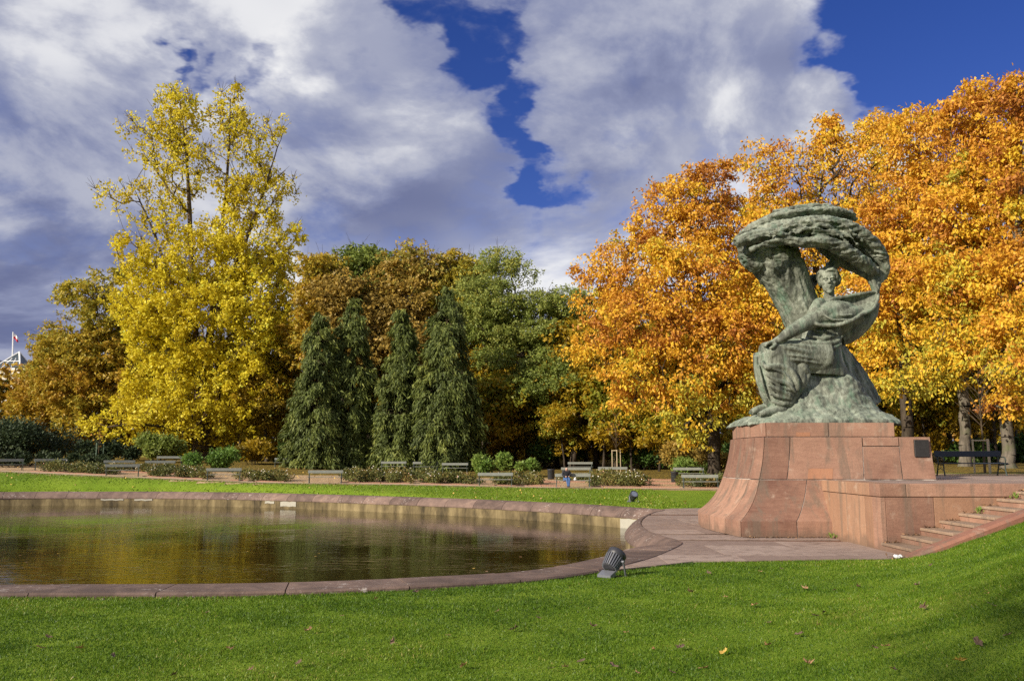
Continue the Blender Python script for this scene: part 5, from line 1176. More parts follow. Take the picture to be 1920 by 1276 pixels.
# ------------------------------------------------------------------ person on the bench
bo = bench_at[1074]; bx, by, bz = bo.location
ps = empty('person', (bx - 0.42, by - 0.02, bz)); ps.rotation_euler = (0, 0, R(12)); tag(ps, 'person with pale bare head, black jacket and blue jeans sitting on a front bench', 'person')
def skin_mesh(name, pts, edges, radii, m, parent, sub=2, rootv=0):
    me = bpy.data.meshes.new(name); me.from_pydata(pts, edges, []); t = bpy.data.objects.new(name + '_raw', me); col.objects.link(t)
    sk = t.modifiers.new('k', 'SKIN'); sk.use_smooth_shade = True; s2 = t.modifiers.new('s', 'SUBSURF'); s2.levels = sub; s2.render_levels = sub
    for i, r_ in enumerate(radii): me.skin_vertices[0].data[i].radius = (r_, r_) if not hasattr(r_, '__len__') else r_
    for i in range(len(pts)): me.skin_vertices[0].data[i].use_root = i == rootv
    dg = bpy.context.evaluated_depsgraph_get(); nm = bpy.data.meshes.new_from_object(t.evaluated_get(dg), depsgraph=dg); bpy.data.objects.remove(t); bpy.data.meshes.remove(me)
    nm.name = name; nm.materials.clear(); return link_mesh(name, nm, m, parent, True)
# continuous body: pelvis, spine, neck, head, arms folded to the front, legs to the ground
bp = [(0, 0.02, 0.52), (0, 0.04, 0.72), (0, 0.02, 0.95), (0, -0.03, 1.06), (0, -0.08, 1.14), (0, -0.09, 1.24),
      (-0.19, 0.0, 1.0), (-0.25, -0.06, 0.76), (-0.12, -0.26, 0.68), (-0.04, -0.30, 0.68), (0.19, 0.0, 1.0), (0.26, -0.06, 0.76), (0.13, -0.26, 0.70), (0.05, -0.31, 0.70),
      (-0.09, -0.02, 0.52), (-0.09, -0.44, 0.53), (-0.05, -0.46, 0.28), (-0.04, -0.47, 0.06), (-0.04, -0.60, 0.04), (0.09, -0.02, 0.52), (0.08, -0.44, 0.53), (0.03, -0.48, 0.28), (0.03, -0.50, 0.06), (0.03, -0.62, 0.04)]
be = [(0, 1), (1, 2), (2, 3), (3, 4), (4, 5), (2, 6), (6, 7), (7, 8), (8, 9), (2, 10), (10, 11), (11, 12), (12, 13), (0, 14), (14, 15), (15, 16), (16, 17), (17, 18), (0, 19), (19, 20), (20, 21), (21, 22), (22, 23)]
br_ = [.14, .13, .14, .055, .085, .095, .06, .045, .036, .03, .06, .045, .036, .03, .09, .065, .05, .035, .028, .09, .065, .05, .035, .028]
skin_mesh('body', bp, be, br_, 'skin', ps)
jk = [0, 1, 2, 6, 7, 8, 10, 11, 12]
jp = [bp[i] for i in jk] + [(0, 0.0, 1.03)]; je = [(0, 1), (1, 2), (2, 3), (3, 4), (4, 5), (2, 6), (6, 7), (7, 8), (2, 9)]
skin_mesh('jacket', jp, je, [.185, .20, .185, .10, .085, .062, .10, .085, .062, .10], 'jacket', ps)
skin_mesh('jeans', [(0, 0.0, 0.51)] + bp[14:18] + bp[19:23], [(0, 1), (1, 2), (2, 3), (3, 4), (0, 5), (5, 6), (6, 7), (7, 8)], [.15, .11, .088, .068, .055, .11, .088, .068, .055], 'jeans', ps)
for sx, i in ((-1, 17), (1, 22)):
    a, b = Vector(bp[i]), Vector(bp[i + 1]); MB().tube([a + Vector((0, 0.06, 0)), a, b], [0.045, 0.056, 0.042], 10).build('shoe', 'shoes', ps, True)
MB().tube([(-0.02, -0.165, 1.19), (-0.02, -0.19, 1.18), (-0.02, -0.185, 1.16)], [0.012, 0.014, 0.010], 6).build('nose', 'skin', ps)
pb_ = empty('paper_bag', (bx + 0.12, by - 0.05, bz + 0.45)); tag(pb_, 'small white paper bag lying on the bench next to the person', 'bag'); m_ = MB(); m_.ball((0, 0, 0.06), (0.10, 0.07, 0.07), 8, 6); m_.build('bag_body', 'wrapper', pb_)
MB().tube([(-0.03, 0, 0.11), (0, 0, 0.16), (0.05, 0, 0.17)], [0.03, 0.02, 0.035], 7).build('bag_neck', 'wrapper', pb_)

# ------------------------------------------------------------------ litter bins
def bin_(label, px, Y_):
    x = P(px, 860, Y_).x; r_ = empty('litter_bin', (x, Y_, gz(x, Y_))); tag(r_, label, 'bin', 'dark litter bins')
    v = [(0.0, 0.0), (0.22, 0.0), (0.25, 0.04), (0.27, 0.68), (0.30, 0.70), (0.30, 0.76), (0.26, 0.76), (0.25, 0.30), (0.0, 0.28)]; n = 20
    V = [(a * math.cos(2 * math.pi * j / n), a * math.sin(2 * math.pi * j / n), b) for a, b in v for j in range(n)]
    F_ = [(i * n + j, i * n + (j + 1) % n, (i + 1) * n + (j + 1) % n, (i + 1) * n + j) for i in range(len(v) - 1) for j in range(n)]
    obj('container', V, F_, 'bin_metal', r_, True); MB().tube([(0.275 * math.cos(q), 0.275 * math.sin(q), 0.42) for q in np.linspace(0, 6.283, 17)], 0.016, 6).build('hoop', 'cast_iron', r_)
bin_('dark round litter bin next to the smaller bright green shrub', 1033, 65.5); bin_('dark round litter bin in front of the second row bench near the pedestal', 1264, 61.5)

# ------------------------------------------------------------------ floodlights
def flood(label, loc, rz, tilt, s=1.0):
    r_ = empty('floodlight', loc, rz); r_.scale = (s, s, s); tag(r_, label, 'floodlight', 'ground floodlights aimed at the statue')
    T = Matrix.Translation((0, 0, 0.235)) @ Matrix.Rotation(tilt, 4, 'Y'); n = 28                                  # axis along local +X is the beam
    def lathe(pr):
        V = [T @ Vector((a, b * math.cos(2 * math.pi * j / n), b * math.sin(2 * math.pi * j / n))) for a, b in pr for j in range(n)]
        return V, [(i * n + j, i * n + (j + 1) % n, (i + 1) * n + (j + 1) % n, (i + 1) * n + j) for i in range(len(pr) - 1) for j in range(n)]
    V, F_ = lathe([(-0.16, 0.0), (-0.165, 0.09), (-0.15, 0.112), (0.06, 0.142), (0.065, 0.155), (0.165, 0.160), (0.172, 0.152), (0.150, 0.140), (0.145, 0.0)]); obj('housing', V, F_, 'lamp_dark', r_, True)
    V, F_ = lathe([(0.146, 0.0), (0.152, 0.10), (0.148, 0.140)]); obj('lens', V, F_, 'lamp_glass', r_, True)
    for j in range(22):
        th = 2 * math.pi * j / 22; c_, s_ = math.cos(th), math.sin(th); v = []
        for x, q0, q1 in ((-0.155, 0.085, 0.128), (0.058, 0.135, 0.160)):
            for q in (q0, q1):
                for sd in (-0.008, 0.008): v.append(T @ Vector((x, c_ * q - s_ * sd, s_ * q + c_ * sd)))
        obj('cooling_fin', v, [(0, 1, 3, 2), (4, 6, 7, 5), (0, 4, 5, 1), (2, 3, 7, 6), (0, 2, 6, 4), (1, 5, 7, 3)], 'lamp_metal', r_)
    for j in range(4): MB().ball(tuple(T @ Vector((-0.168, 0.07 * math.cos(j * 0.5 + 3.9), 0.07 * math.sin(j * 0.5 + 3.9)))), 0.010, 8, 6).build('bolt', 'white_metal', r_)
    for sy in (-1, 1):
        m = MB(); a = Vector((0.03, sy * 0.175, 0.235)); m.tube([a, (0.06, sy * 0.18, 0.12), (0.10, sy * 0.18, -0.03)], [(0.012, 0.022)] * 3, 8); br = m.build('bracket', 'lamp_metal', r_)
        MB().tube([(0.03, sy * 0.150, 0.235), (0.03, sy * 0.195, 0.235)], 0.022, 10).build('pivot_knob', 'lamp_metal', br)
    MB().box((0.06, -0.19, -0.03), (0.14, 0.19, -0.005)).build('foot_bar', 'lamp_dark', r_)
    m = MB(); m.add([(-0.26, -0.13, 0.0), (-0.12, -0.13, 0.02), (-0.12, 0.13, 0.02), (-0.26, 0.13, 0.0), (-0.26, -0.13, 0.04), (-0.12, -0.13, 0.10), (-0.12, 0.13, 0.10), (-0.26, 0.13, 0.04)],
                    [(0, 3, 2, 1), (4, 5, 6, 7), (0, 1, 5, 4), (1, 2, 6, 5), (2, 3, 7, 6), (3, 0, 4, 7)]); m.build('ballast_box', 'lamp_metal', r_)
p = G(1150, 1076, 0.03); flood('ribbed grey floodlight on the near grass at the pond edge', (p.x, p.y, 0.0), R(48), R(-42), 1.12)
p = P(1187, 939, 42.5); flood('small round floodlight on the far lawn left of the pedestal', (p.x, 42.5, max(gz(p.x, 42.5), 0.0)), R(-70), R(-40), 1.25)

# ------------------------------------------------------------------ saplings with stakes
def sapling(label, px, Y_, hgt, frame_h, fw, mat_, leaves, seed, twigs=26):
    rg = np.random.default_rng(seed); x = P(px, 860, Y_).x; z = gz(x, Y_); r_ = empty('sapling', (x, Y_, z)); tag(r_, label, 'sapling')
    link_mesh('trunk', tubes_mesh('trunk', [((0, 0, hgt * t), (0.02 * math.sin(t * 9), 0, hgt * (t + .1)), .05 * (1.05 - t), .05 * (.95 - t)) for t in np.arange(0, .99, .1)], 8), 'bark_brown', r_, True)
    sg, C = [], []
    for i in range(twigs):
        h0 = hgt * rg.uniform(.4, .95); a = rg.uniform(0, 6.28); ln = rg.uniform(.5, 1.3) * (1.25 - h0 / hgt) * hgt * .42; e = np.array([math.cos(a) * ln * .7, math.sin(a) * ln * .7, h0 + ln * .75])
        sg.append((np.array([0, 0, h0]), e, .016, .006)); C += [np.array([0, 0, h0]) * (1 - t) + e * t + rg.normal(0, .06, 3) for t in rg.uniform(.4, 1, 3)]
    link_mesh('branches', tubes_mesh('branches', sg, 4), 'bark_brown', r_)
    C = np.array(C)[rg.permutation(len(C))[:leaves]]; n = len(C); A = rg.normal(0, .6, (n, 3)); A[:, 2] -= .6
    V, F_ = leaf_quads(rg, C, A, rg.normal(0, 1, (n, 3)), rg.uniform(.13, .26, n), rg.uniform(.09, .16, n)); me = np_mesh('crown', V, F_); face_attr(me, 'tint', rg.uniform(.05, .5, n)); link_mesh('crown', me, 'leaf_oak', r_)
    for i in range(3): a = i * 2.094 + .5; MB().tube([(fw * math.cos(a), fw * math.sin(a), -0.1), (fw * math.cos(a), fw * math.sin(a), frame_h)], .038, 8).build('stake', mat_, r_)
    for i in range(3): a, b = i * 2.094 + .5, (i + 1) * 2.094 + .5; MB().tube([(fw * math.cos(a), fw * math.sin(a), frame_h - .06), (fw * math.cos(b), fw * math.sin(b), frame_h - .06)], .03, 6).build('cross_bar', mat_, r_)
sapling('bare young tree held by three pale stakes behind the second row bench', 1156, 72, 5.2, 2.1, .40, 'raw_wood', 24, 101)
sapling('young tree with few red leaves in a pale stake frame behind the terrace bench', 1845, 34.5, 4.2, 1.35, .36, 'raw_wood', 20, 102, 34)
sapling('slim sapling between green stakes left of the sunlit benches', 184, 76, 3.2, 2.0, .38, 'green_wood', 26, 103)

# ------------------------------------------------------------------ rose beds
def brick_row(mb, p0, p1, z=0.085):
    d = np.array(p1) - np.array(p0); L = np.hypot(*d); n = max(1, int(L / 0.105)); u = d / L; v = np.array([-u[1], u[0]])
    for i in range(n):
        a = np.array(p0) + u * (i * L / n); b = a + u * (L / n - 0.014); h_ = z + 0.012 * math.sin(i * 12.9); g_ = gz(*a)
        q = [a, b, b + v * 0.2, a + v * 0.2]; mb.add([(c[0], c[1], g_ - 0.05) for c in q] + [(c[0], c[1], g_ + h_) for c in q], [(4, 5, 6, 7), (0, 1, 5, 4), (1, 2, 6, 5), (2, 3, 7, 6), (3, 0, 4, 7)])
def rose_bed(label, px0, px1, dist0, depth, hgt, seed, n_l, n_w, pink=0.15, edging=True):
    rg = np.random.default_rng(seed); Ym = 56 if px0 > 500 else 59
    xa, xb = P(px0, 860, Ym + dist0).x, P(px1, 860, Ym + dist0).x; r0 = empty('rose_bed', ((xa + xb) / 2, float(path_at((xa + xb) / 2)[0]) + dist0, 0)); tag(r0, label, 'rose bed', 'rose beds between the benches')
    lo_ = np.array(r0.location); nb = max(6, int((xb - xa) * depth * 2.2)); bx_ = rg.uniform(xa, xb, nb); by_ = path_at(bx_)[0] + dist0 + rg.uniform(0, depth, nb); bh = hgt * rg.uniform(.55, 1.1, nb)
    k_ = rg.integers(0, nb, n_l); d = rg.normal(size=(n_l, 3)); d /= np.linalg.norm(d, axis=1)[:, None]; rr_ = rg.random(n_l) ** .45
    C = np.stack([bx_[k_] + d[:, 0] * rr_ * .5, by_[k_] + d[:, 1] * rr_ * .5, H(bx_[k_], by_[k_]) + bh[k_] * .55 + d[:, 2] * rr_ * bh[k_] * .5], 1)
    A = d + rg.normal(0, .6, (n_l, 3)); Nn = d + rg.normal(0, .6, (n_l, 3)); Nn[:, 2] += .5
    V, F_ = leaf_quads(rg, C - lo_, A, Nn, rg.uniform(.09, .19, n_l), rg.uniform(.06, .12, n_l)); me = np_mesh('foliage', V, F_); face_attr(me, 'tint', np.clip(.45 + .25 * rg.normal(size=nb)[k_] + rg.normal(0, .15, n_l), .01, .99)); link_mesh('foliage', me, 'leaf_rose', r0)
    for nm, mt, cnt in (('white_blossoms', 'rose_white', int(n_w * (1 - pink))), ('pink_blossoms', 'rose_pink', int(n_w * pink))):
        if not cnt: continue
        m = MB(); kk = rg.integers(0, nb, cnt)
        for q in kk:
            dd = rg.normal(size=3); dd /= np.linalg.norm(dd); dd[2] = abs(dd[2]); c = np.array([bx_[q] + dd[0] * .48, by_[q] + dd[1] * .5, gz(bx_[q], by_[q]) + bh[q] * (.62 + .5 * dd[2])]) - lo_
            m.ball(tuple(c), (.042, .042, .032), 6, 4)
        o = m.build(nm, mt, r0, True); o['kind'] = 'stuff'
    if edging:
        m = MB(); ya, yb = float(path_at(xa)[0]) + dist0 - .45, float(path_at(xb)[0]) + dist0 - .45; brick_row(m, (xa, ya), (xb, yb)); o = m.build('brick_edging', 'brick_red', r0); o['kind'] = 'stuff'; o.location = -Vector(r0.location)
BEDS = [('low brown green rose bed at the far left behind the path', 25, 190, 2.6, 3.2, .75, 5200, 25, .2), ('rose bed between the leftmost front bench and the one below the yellow tree', 268, 392, 2.6, 3.0, .8, 4400, 60, .1),
        ('rose bed between the second and third front benches', 448, 552, 2.6, 3.0, .8, 4000, 60, .1), ('long rose bed right of the bench below the left conifers', 640, 772, 2.6, 3.0, .95, 5200, 70, .1),
        ('rose bed left of the bench in front of the bright green shrub', 792, 900, 2.6, 3.0, .75, 4000, 40, .4), ('rose bed with white flowers under the bright green shrub', 925, 1012, 2.6, 3.6, .8, 3600, 60, .2),
        ('white flowering rose bed right of the seated person', 1100, 1200, 2.6, 3.8, .95, 5000, 110, .12), ('rose bed behind the front bench nearest the pedestal', 1268, 1352, 2.6, 3.0, .7, 3600, 30, .4),
        ('sparse rose bed in the second row behind the seated person', 1050, 1200, 8.6, 1.6, .5, 2200, 40, .1), ('second row rose bed below the left conifers', 640, 820, 8.0, 2.2, .8, 3600, 70, .1), ('second row rose bed left of the rose bush', 190, 330, 7.2, 2.0, .6, 3000, 40, .1)]
for i, (lb_, a, b, d0, dp, hg, nl, nw, pk) in enumerate(BEDS): rose_bed(lb_, a, b, d0, dp, hg, 200 + i, nl, int(nw * .6), pk)
# brick kerbs across the sandy cross-walk
for i, (px0, px1, dd, lb_) in enumerate([(1196, 1262, 2.2, 'red brick kerb at the front of the sandy walk'), (1198, 1256, 7.0, 'red brick kerb halfway along the sandy walk'), (1200, 1250, 11.5, 'red brick kerb at the back of the sandy walk'), (1000, 1050, 2.2, 'red brick kerb left of the seated person'), (1005, 1048, 7.4, 'red brick kerb in front of the litter bin')]):
    Yb = 54 + dd; a, b = P(px0, 860, Yb).x, P(px1, 860, Yb).x; m = MB(); brick_row(m, (a, float(path_at(a)[0]) + dd), (b, float(path_at(b)[0]) + dd), .12); tag(m.build('brick_kerb', 'brick_red'), lb_, 'kerb', 'brick kerbs', kind='stuff')

# ------------------------------------------------------------------ palace with flag, far left
PY = 165
pal = empty('palace', (P(-60, 860, PY).x, PY, 1.5)); tag(pal, 'white palace with a glass roof lantern showing between the trees at left', 'building'); pl_ = Vector(pal.location)
z1 = P(0, 700, PY).z; xl, xr = P(-420, 700, PY).x, P(125, 700, PY).x
def pb2(a, b, name, m, par=pal, bev=0): return MB().box(tuple(Vector(a) - pl_), tuple(Vector(b) - pl_), bev).build(name, m, par)
pb2((xl, PY, 1), (xr, PY + 22, z1), 'wall', 'palace_wall'); pb2((xl - .5, PY - .6, z1 - .1), (xr + .5, PY + 22.5, z1 + .9), 'cornice', 'palace_trim'); pb2((xl - .2, PY - .3, P(0, 720, PY).z), (xr + .2, PY + .2, P(0, 716, PY).z), 'string_course', 'palace_trim')
for i in range(9):
    cx = xr - 3 - i * 6.2
    for za, zb in ((z1 - 6.2, z1 - 2.8), (z1 - 13, z1 - 8.4)):
        wn = pb2((cx - 1, PY - .12, za), (cx + 1, PY + .1, zb), 'window', 'palace_trim'); MB().box(tuple(Vector((cx - .8, PY - .16, za + .2)) - pl_), tuple(Vector((cx + .8, PY - .1, zb - .2)) - pl_)).build('pane', 'window_glass', wn)
def pyramid(px0, px1, apx, apy, name, m):
    a, b, t = P(px0, 690, PY), P(px1, 690, PY), P(apx, apy, PY); w_ = (b.x - a.x); z0 = z1 + .9
    v = [(a.x, PY, z0), (b.x, PY, z0), (b.x, PY + w_, z0), (a.x, PY + w_, z0), (t.x, PY + w_ / 2, t.z)]; return obj(name, [Vector(q) - pl_ for q in v], [(0, 1, 4), (1, 2, 4), (2, 3, 4), (3, 0, 4), (0, 3, 2, 1)], m, pal), [Vector(q) - pl_ for q in v]
gl, gv = pyramid(-16, 38, 21, 656, 'glass_roof', 'roof_glass')
for i in range(4): MB().tube([gv[i], gv[4]], .16, 6).build('glazing_bar', 'white_metal', gl); MB().tube([gv[i], gv[(i + 1) % 4]], .2, 6).build('glazing_bar', 'white_metal', gl)
for t in (.33, .66):
    q = gv[0].lerp(gv[1], t) + Vector((0, -.05, 0)); MB().tube([q, q.lerp(gv[4], .62)], .1, 5).build('glazing_bar', 'white_metal', gl)
MB().tube([gv[0].lerp(gv[4], .45) + Vector((0, -.1, 0)), gv[1].lerp(gv[4], .45) + Vector((0, -.1, 0))], .1, 5).build('glazing_bar', 'white_metal', gl)
pyramid(-330, 14, -160, 640, 'slate_roof', 'slate')
fp = P(24.5, 660, PY + 6); ft = P(24.5, 622, PY + 6)
fo = MB().tube([Vector((fp.x, PY + 6, fp.z - 1)) - pl_, Vector((ft.x, PY + 6, ft.z)) - pl_], [.16, .10], 8).build('flagpole', 'white_metal', pal)
for nm, mt, za, zb in (('white_half', 'flag_white', 0.0, -.5), ('red_half', 'flag_red', -.5, -1.0)):
    v = []; 
    for i in range(7):
        t = i / 6; dx = 1.1 * t; sag = -0.9 * t ** 1.2; wy = .25 * math.sin(t * 6)
        for z in (za, zb): v.append(Vector((ft.x + .12 + dx, PY + 6 + wy, ft.z - .3 + z + sag)) - pl_)
        for z in (za, zb): v.append(Vector((ft.x + .12 + dx, PY + 6.04 + wy, ft.z - .3 + z + sag)) - pl_)
    f_ = []
    for i in range(6): q = 4 * i; f_ += [(q, q + 1, q + 5, q + 4), (q + 2, q + 6, q + 7, q + 3), (q, q + 4, q + 6, q + 2), (q + 1, q + 3, q + 7, q + 5)]
    obj(nm, v, f_, mt, fo)

# ------------------------------------------------------------------ grass blades, fallen leaves, odds and ends
def ground_z(x, y):
    d, i_ = seg_dist(x, y, OP[::2]); dp, ip = seg_dist(x, y, PAVE_A)
    z = H(x, y); e = smoothstep(0, 1.2, d); z = z * (.25 + .75 * e) - .05 * (1 - e); z = np.minimum(z, z * smoothstep(0, 1, dp) - .03 * (1 - smoothstep(0, 1, dp)))
    ok = ~i_ & ~ip & ~((x > 8.35) & (y > 18.48)) & (d > 0.0)
    return z, ok
def vn(x, y, s): return np.sin(x * s + 1.3 * np.sin(y * s * .7)) * np.sin(y * s * 1.1 + .9 * np.sin(x * s * .6))
rg = np.random.default_rng(5)
gx, gy = [], []
for y0, y1, dn, in ((4.6, 7.5, 4800), (7.5, 10, 4200), (10, 13, 2900), (13, 16, 1900), (16, 19, 1500)):
    hw = 0.76 * y1 + 0.6; n = int((y1 - y0) * 2 * hw * dn); xx = rg.uniform(-hw, hw, n); yy = rg.uniform(y0, y1, n); ok = np.abs(xx) < 0.76 * yy + 0.5; gx.append(xx[ok]); gy.append(yy[ok])
gx, gy = np.concatenate(gx), np.concatenate(gy); z, ok = ground_z(gx, gy); ok &= ~((vn(gx + 2, gy, 4.7) * vn(gx, gy + 7, 1.9) > .42) & (rg.random(len(gx)) < .55))
gx, gy, z = gx[ok], gy[ok], z[ok]; n = len(gx)
sc1 = (0.8 + 0.4 * np.clip((gy - 6) / 12, 0, 1)); h_ = rg.uniform(.018, .044, n) * sc1 * (1 + .25 * vn(gx, gy, 2.3)); w_ = rg.uniform(.004, .0085, n) * sc1 * 1.1; th = rg.uniform(0, 2 * math.pi, n); ln = rg.normal(0, .5, (n, 2)) * h_[:, None]
base = np.stack([gx, gy, z - .008], 1); sd = np.stack([np.cos(th) * w_, np.sin(th) * w_, np.zeros(n)], 1); tip = base + np.stack([ln[:, 0], ln[:, 1], h_], 1)
V = np.stack([base - sd, base + sd, tip], 1).reshape(-1, 3); me = np_mesh('grass', V, np.arange(3 * n).reshape(n, 3))
face_attr(me, 'tint', np.clip(.40 + .17 * vn(gx, gy, .55) + .12 * vn(gx + 3, gy, 2.1) + .12 * vn(gx + 1, gy + 5, 6.3) + rg.normal(0, .21, n), .01, .995))
tag(link_mesh('grass', me, 'grass_blade'), 'short green grass blades of the near lawn', 'grass', kind='stuff')
# far lawn: coarser blades
n = 90000; gx = rg.uniform(-40, 14, n); yp_, _z = path_at(gx); gy = rg.uniform(36, 62, n); z, ok = ground_z(gx, gy); ok &= (gy < yp_ - .2); gx, gy, z = gx[ok], gy[ok], z[ok]; n = len(gx)
h_ = rg.uniform(.04, .09, n); w_ = rg.uniform(.02, .04, n); th = rg.uniform(0, 6.28, n); base = np.stack([gx, gy, z - .01], 1); sd = np.stack([np.cos(th) * w_, np.sin(th) * w_, np.zeros(n)], 1); tip = base + np.stack([rg.normal(0, .03, n), rg.normal(0, .03, n), h_], 1)
me = np_mesh('far_grass', np.stack([base - sd, base + sd, tip], 1).reshape(-1, 3), np.arange(3 * n).reshape(n, 3)); face_attr(me, 'tint', np.clip(.66 + .12 * vn(gx, gy, .6) + rg.normal(0, .17, n), .01, .99)); tag(link_mesh('far_grass', me, 'grass_blade'), 'bright sunlit grass of the far lawn', 'grass', kind='stuff')
# small yellow leaves strewn over the far lawn and under the trees
n = 2600; lx = rg.uniform(-40, 13, n); ly = rg.uniform(36, 80, n); yp_, _z = path_at(lx); keep = rg.random(n) < np.where(lx < -8, 1.0, .35); z, ok = ground_z(lx, ly); ok &= keep & ~((ly > yp_ - .3) & (ly < yp_ + 6)); lx, ly, z = lx[ok], ly[ok], z[ok]; n = len(lx)
A = rg.normal(0, 1, (n, 3)); A[:, 2] = rg.uniform(0, .7, n); Nn = rg.normal(0, .4, (n, 3)); Nn[:, 2] += 1; V, F_ = leaf_quads(rg, np.stack([lx, ly, z + .07], 1), A, Nn, rg.uniform(.09, .16, n), rg.uniform(.07, .12, n)); me = np_mesh('leaf_litter', V, F_); face_attr(me, 'tint', rg.uniform(.7, 1, n))
tag(link_mesh('leaf_litter', me, 'fallen_leaf'), 'small yellow leaves strewn over the far lawn', 'leaves', kind='stuff')
# a few leaves afloat on the pond
n = 160; lx = rg.uniform(-30, 4, n); ly = rg.uniform(17, 54, n); d_, i_ = seg_dist(lx, ly, OP[::2]); ok = i_ & (d_ > 1.6); lx, ly = lx[ok], ly[ok]; n = len(lx); A = rg.normal(0, 1, (n, 3)); A[:, 2] = .03; Nn = np.tile([0., 0., 1.], (n, 1))
V, F_ = leaf_quads(rg, np.stack([lx, ly, np.full(n, WZ + .012)], 1), A, Nn, rg.uniform(.08, .15, n), rg.uniform(.06, .1, n), .05); me = np_mesh('floating_leaves', V, F_); face_attr(me, 'tint', rg.uniform(.4, 1, n)); tag(link_mesh('floating_leaves', me, 'fallen_leaf'), 'scattered dry leaves floating on the pond', 'leaves', kind='stuff')
# larger dry leaves on the near lawn, each its own thing
def leaf_mesh(seed):
    rg = np.random.default_rng(seed); n = 7; ang = np.linspace(-2.5, 2.5, n * 2 + 1); out = []
    for i, a in enumerate(ang): r_ = (0.070 if i % 2 == 0 else 0.045) * rg.uniform(.8, 1.2) * (1.25 - .25 * abs(a) / 2.5); out.append((math.sin(a) * r_ * .8, math.cos(a) * r_ * 1.1, 0.018 * (r_ / .07) ** 2 * rg.uniform(.3, 1.6)))
    v = [(0, 0, .004), (0, -.10, .012)] + out; f_ = [(0, 2 + i, 3 + i) for i in range(len(out) - 1)] + [(0, len(out) + 1, 1), (0, 1, 2)]
    me = bpy.data.meshes.new('fallen_leaf'); me.from_pydata(v, [], f_); me.update(); face_attr(me, 'tint', np.full(len(f_), rg.uniform(.02, .7))); me.materials.append(MAT['fallen_leaf']); return me
lm = [leaf_mesh(300 + i) for i in range(9)]
ym = leaf_mesh(330); ym.attributes['tint'].data.foreach_set('value', np.full(len(ym.polygons), .93, np.float32))
KN = [(578, 1183), (75, 1215), (1358, 1223), (1675, 1257), (1320, 1254), (1835, 1208), (150, 1216), (212, 1230), (325, 1267), (1515, 1245), (1730, 1140), (1110, 1175), (930, 1148), (1225, 1218), (1275, 1215), (1440, 1210), (1545, 1150), (1565, 1107), (1510, 1103), (1610, 1100), (1720, 1098),
      (1440, 1168), (1535, 1172), (1530, 1155), (1360, 1120), (1330, 1075), (1465, 1067), (1425, 1072), (1800, 1240), (1890, 1193), (1640, 1216), (1660, 1213), (1260, 1262), (1195, 1262), (1090, 1240), (1035, 1255), (840, 1192), (735, 1205), (965, 1180), (1115, 1173), (1175, 1187), (780, 1110), (705, 1123), (812, 1108), (560, 1245), (430, 1218), (470, 1256), (90, 1195), (640, 1155), (870, 1250), (1745, 1060), (1850, 1114), (1860, 1135), (1150, 1250), (1060, 1252), (385, 1150), (1010, 1160), (1295, 1110), (1415, 1135), (1500, 1190)]
rs = random.Random(3)
for i, (px, py) in enumerate(KN):
    zz = 0.0
    for _ in range(8): q = G(px, py, zz); zz = float(ground_z(np.array([q.x]), np.array([q.y]))[0][0]) + 0.03
    o = bpy.data.objects.new('fallen_leaf', ym if px in (1358, 1800) else lm[i % 9]); col.objects.link(o); o.location = (q.x, q.y, zz + 0.012); o.rotation_euler = (R(rs.uniform(-28, 28)), R(rs.uniform(-28, 28)), rs.uniform(0, 6.28)); s_ = rs.uniform(.4, .78); o.scale = (s_, s_, s_ * rs.uniform(.8, 2.2))
    tag(o, 'dry lobed leaf lying on the near lawn grass' if px not in (1358, 1800) else 'bright yellow lobed leaf lying on the near lawn grass', 'leaf', 'dry leaves on the near lawn' if px not in (1358, 1800) else 'yellow leaves on the near lawn')
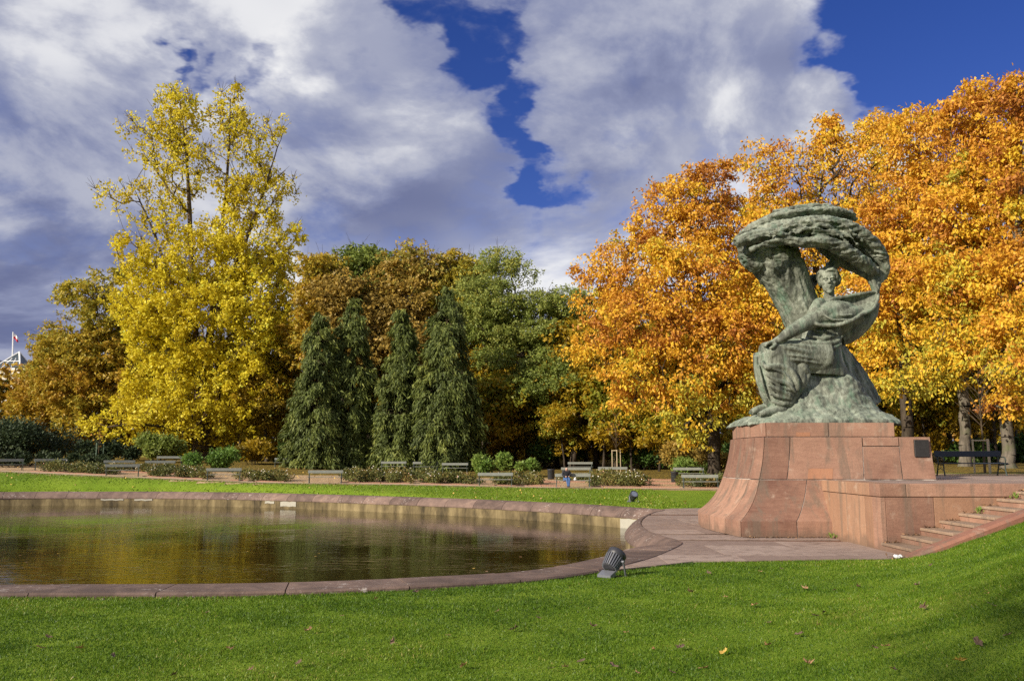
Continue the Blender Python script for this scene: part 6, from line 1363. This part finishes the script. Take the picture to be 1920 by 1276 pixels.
# weeds and leaf drifts on the stairs, crumpled wrapper at their foot
def weed(label, x, y, z, seed):
    rg = np.random.default_rng(seed); r_ = empty('weed', (x, y, z)); tag(r_, label, 'weed'); n = 26; C = rg.normal(0, .035, (n, 3)); C[:, 2] = rg.uniform(0, .10, n); A = C * 6 + rg.normal(0, .3, (n, 3)); A[:, 2] = 1
    V, F_ = leaf_quads(rg, C, A, rg.normal(0, 1, (n, 3)), rg.uniform(.05, .11, n), rg.uniform(.025, .045, n)); me = np_mesh('blades', V, F_); face_attr(me, 'tint', rg.uniform(.5, 1, n)); link_mesh('blades', me, 'leaf_bright', r_)
weed('green weed growing on the fifth stair', 8.64 + RUN * 4 + .40, 20.25, RISE * 4 + .17, 1); weed('green weed growing near the top of the stairs', 8.64 + RUN * 6 + .35, 20.2, RISE * 7, 2); weed('green weed in the corner between pedestal and terrace', 8.55, 23.3, 0.0, 3)
C, T = [], []
for i in range(9):
    for _ in range(26): C.append((8.64 + RUN * i + rg.uniform(.04, .44), 20.42 - abs(rg.normal(0, .12)), RISE * (i + 1) + rg.uniform(.005, .03)))
for _ in range(120): t = rg.random(); C.append((6.3 + 2.5 * t, 23.52 - abs(rg.normal(0, .06)), rg.uniform(.005, .02)))
for _ in range(60): C.append((8.55 - abs(rg.normal(0, .25)), 18.75 + rg.normal(0, .12), rg.uniform(.005, .02)))
C = np.array(C); n = len(C); A = rg.normal(0, 1, (n, 3)); A[:, 2] *= .3; Nn = rg.normal(0, .4, (n, 3)); Nn[:, 2] += 1; V, F_ = leaf_quads(rg, C, A, Nn, rg.uniform(.03, .10, n), rg.uniform(.02, .06, n)); me = np_mesh('leaf_drift', V, F_); face_attr(me, 'tint', rg.uniform(0, .75, n))
tag(link_mesh('leaf_drift', me, 'fallen_leaf'), 'drifts of dry leaf crumbs on the stairs and along the pedestal foot', 'leaves', kind='stuff')
q = G(1682, 1045, 0.02); wr_ = empty('crumpled_wrapper', (q.x, q.y, 0.03)); tag(wr_, 'crumpled whitish wrapper lying at the foot of the stairs', 'wrapper'); m = MB(); m.ball((0, 0, .02), (.09, .05, .035), 7, 5); m.ball((.07, .02, .02), (.06, .04, .03), 6, 5); o = m.build('foil', 'wrapper', wr_)
for v in o.data.vertices: v.co += Vector((math.sin(v.index * 7.1), math.cos(v.index * 3.7), math.sin(v.index * 5.3))) * .012
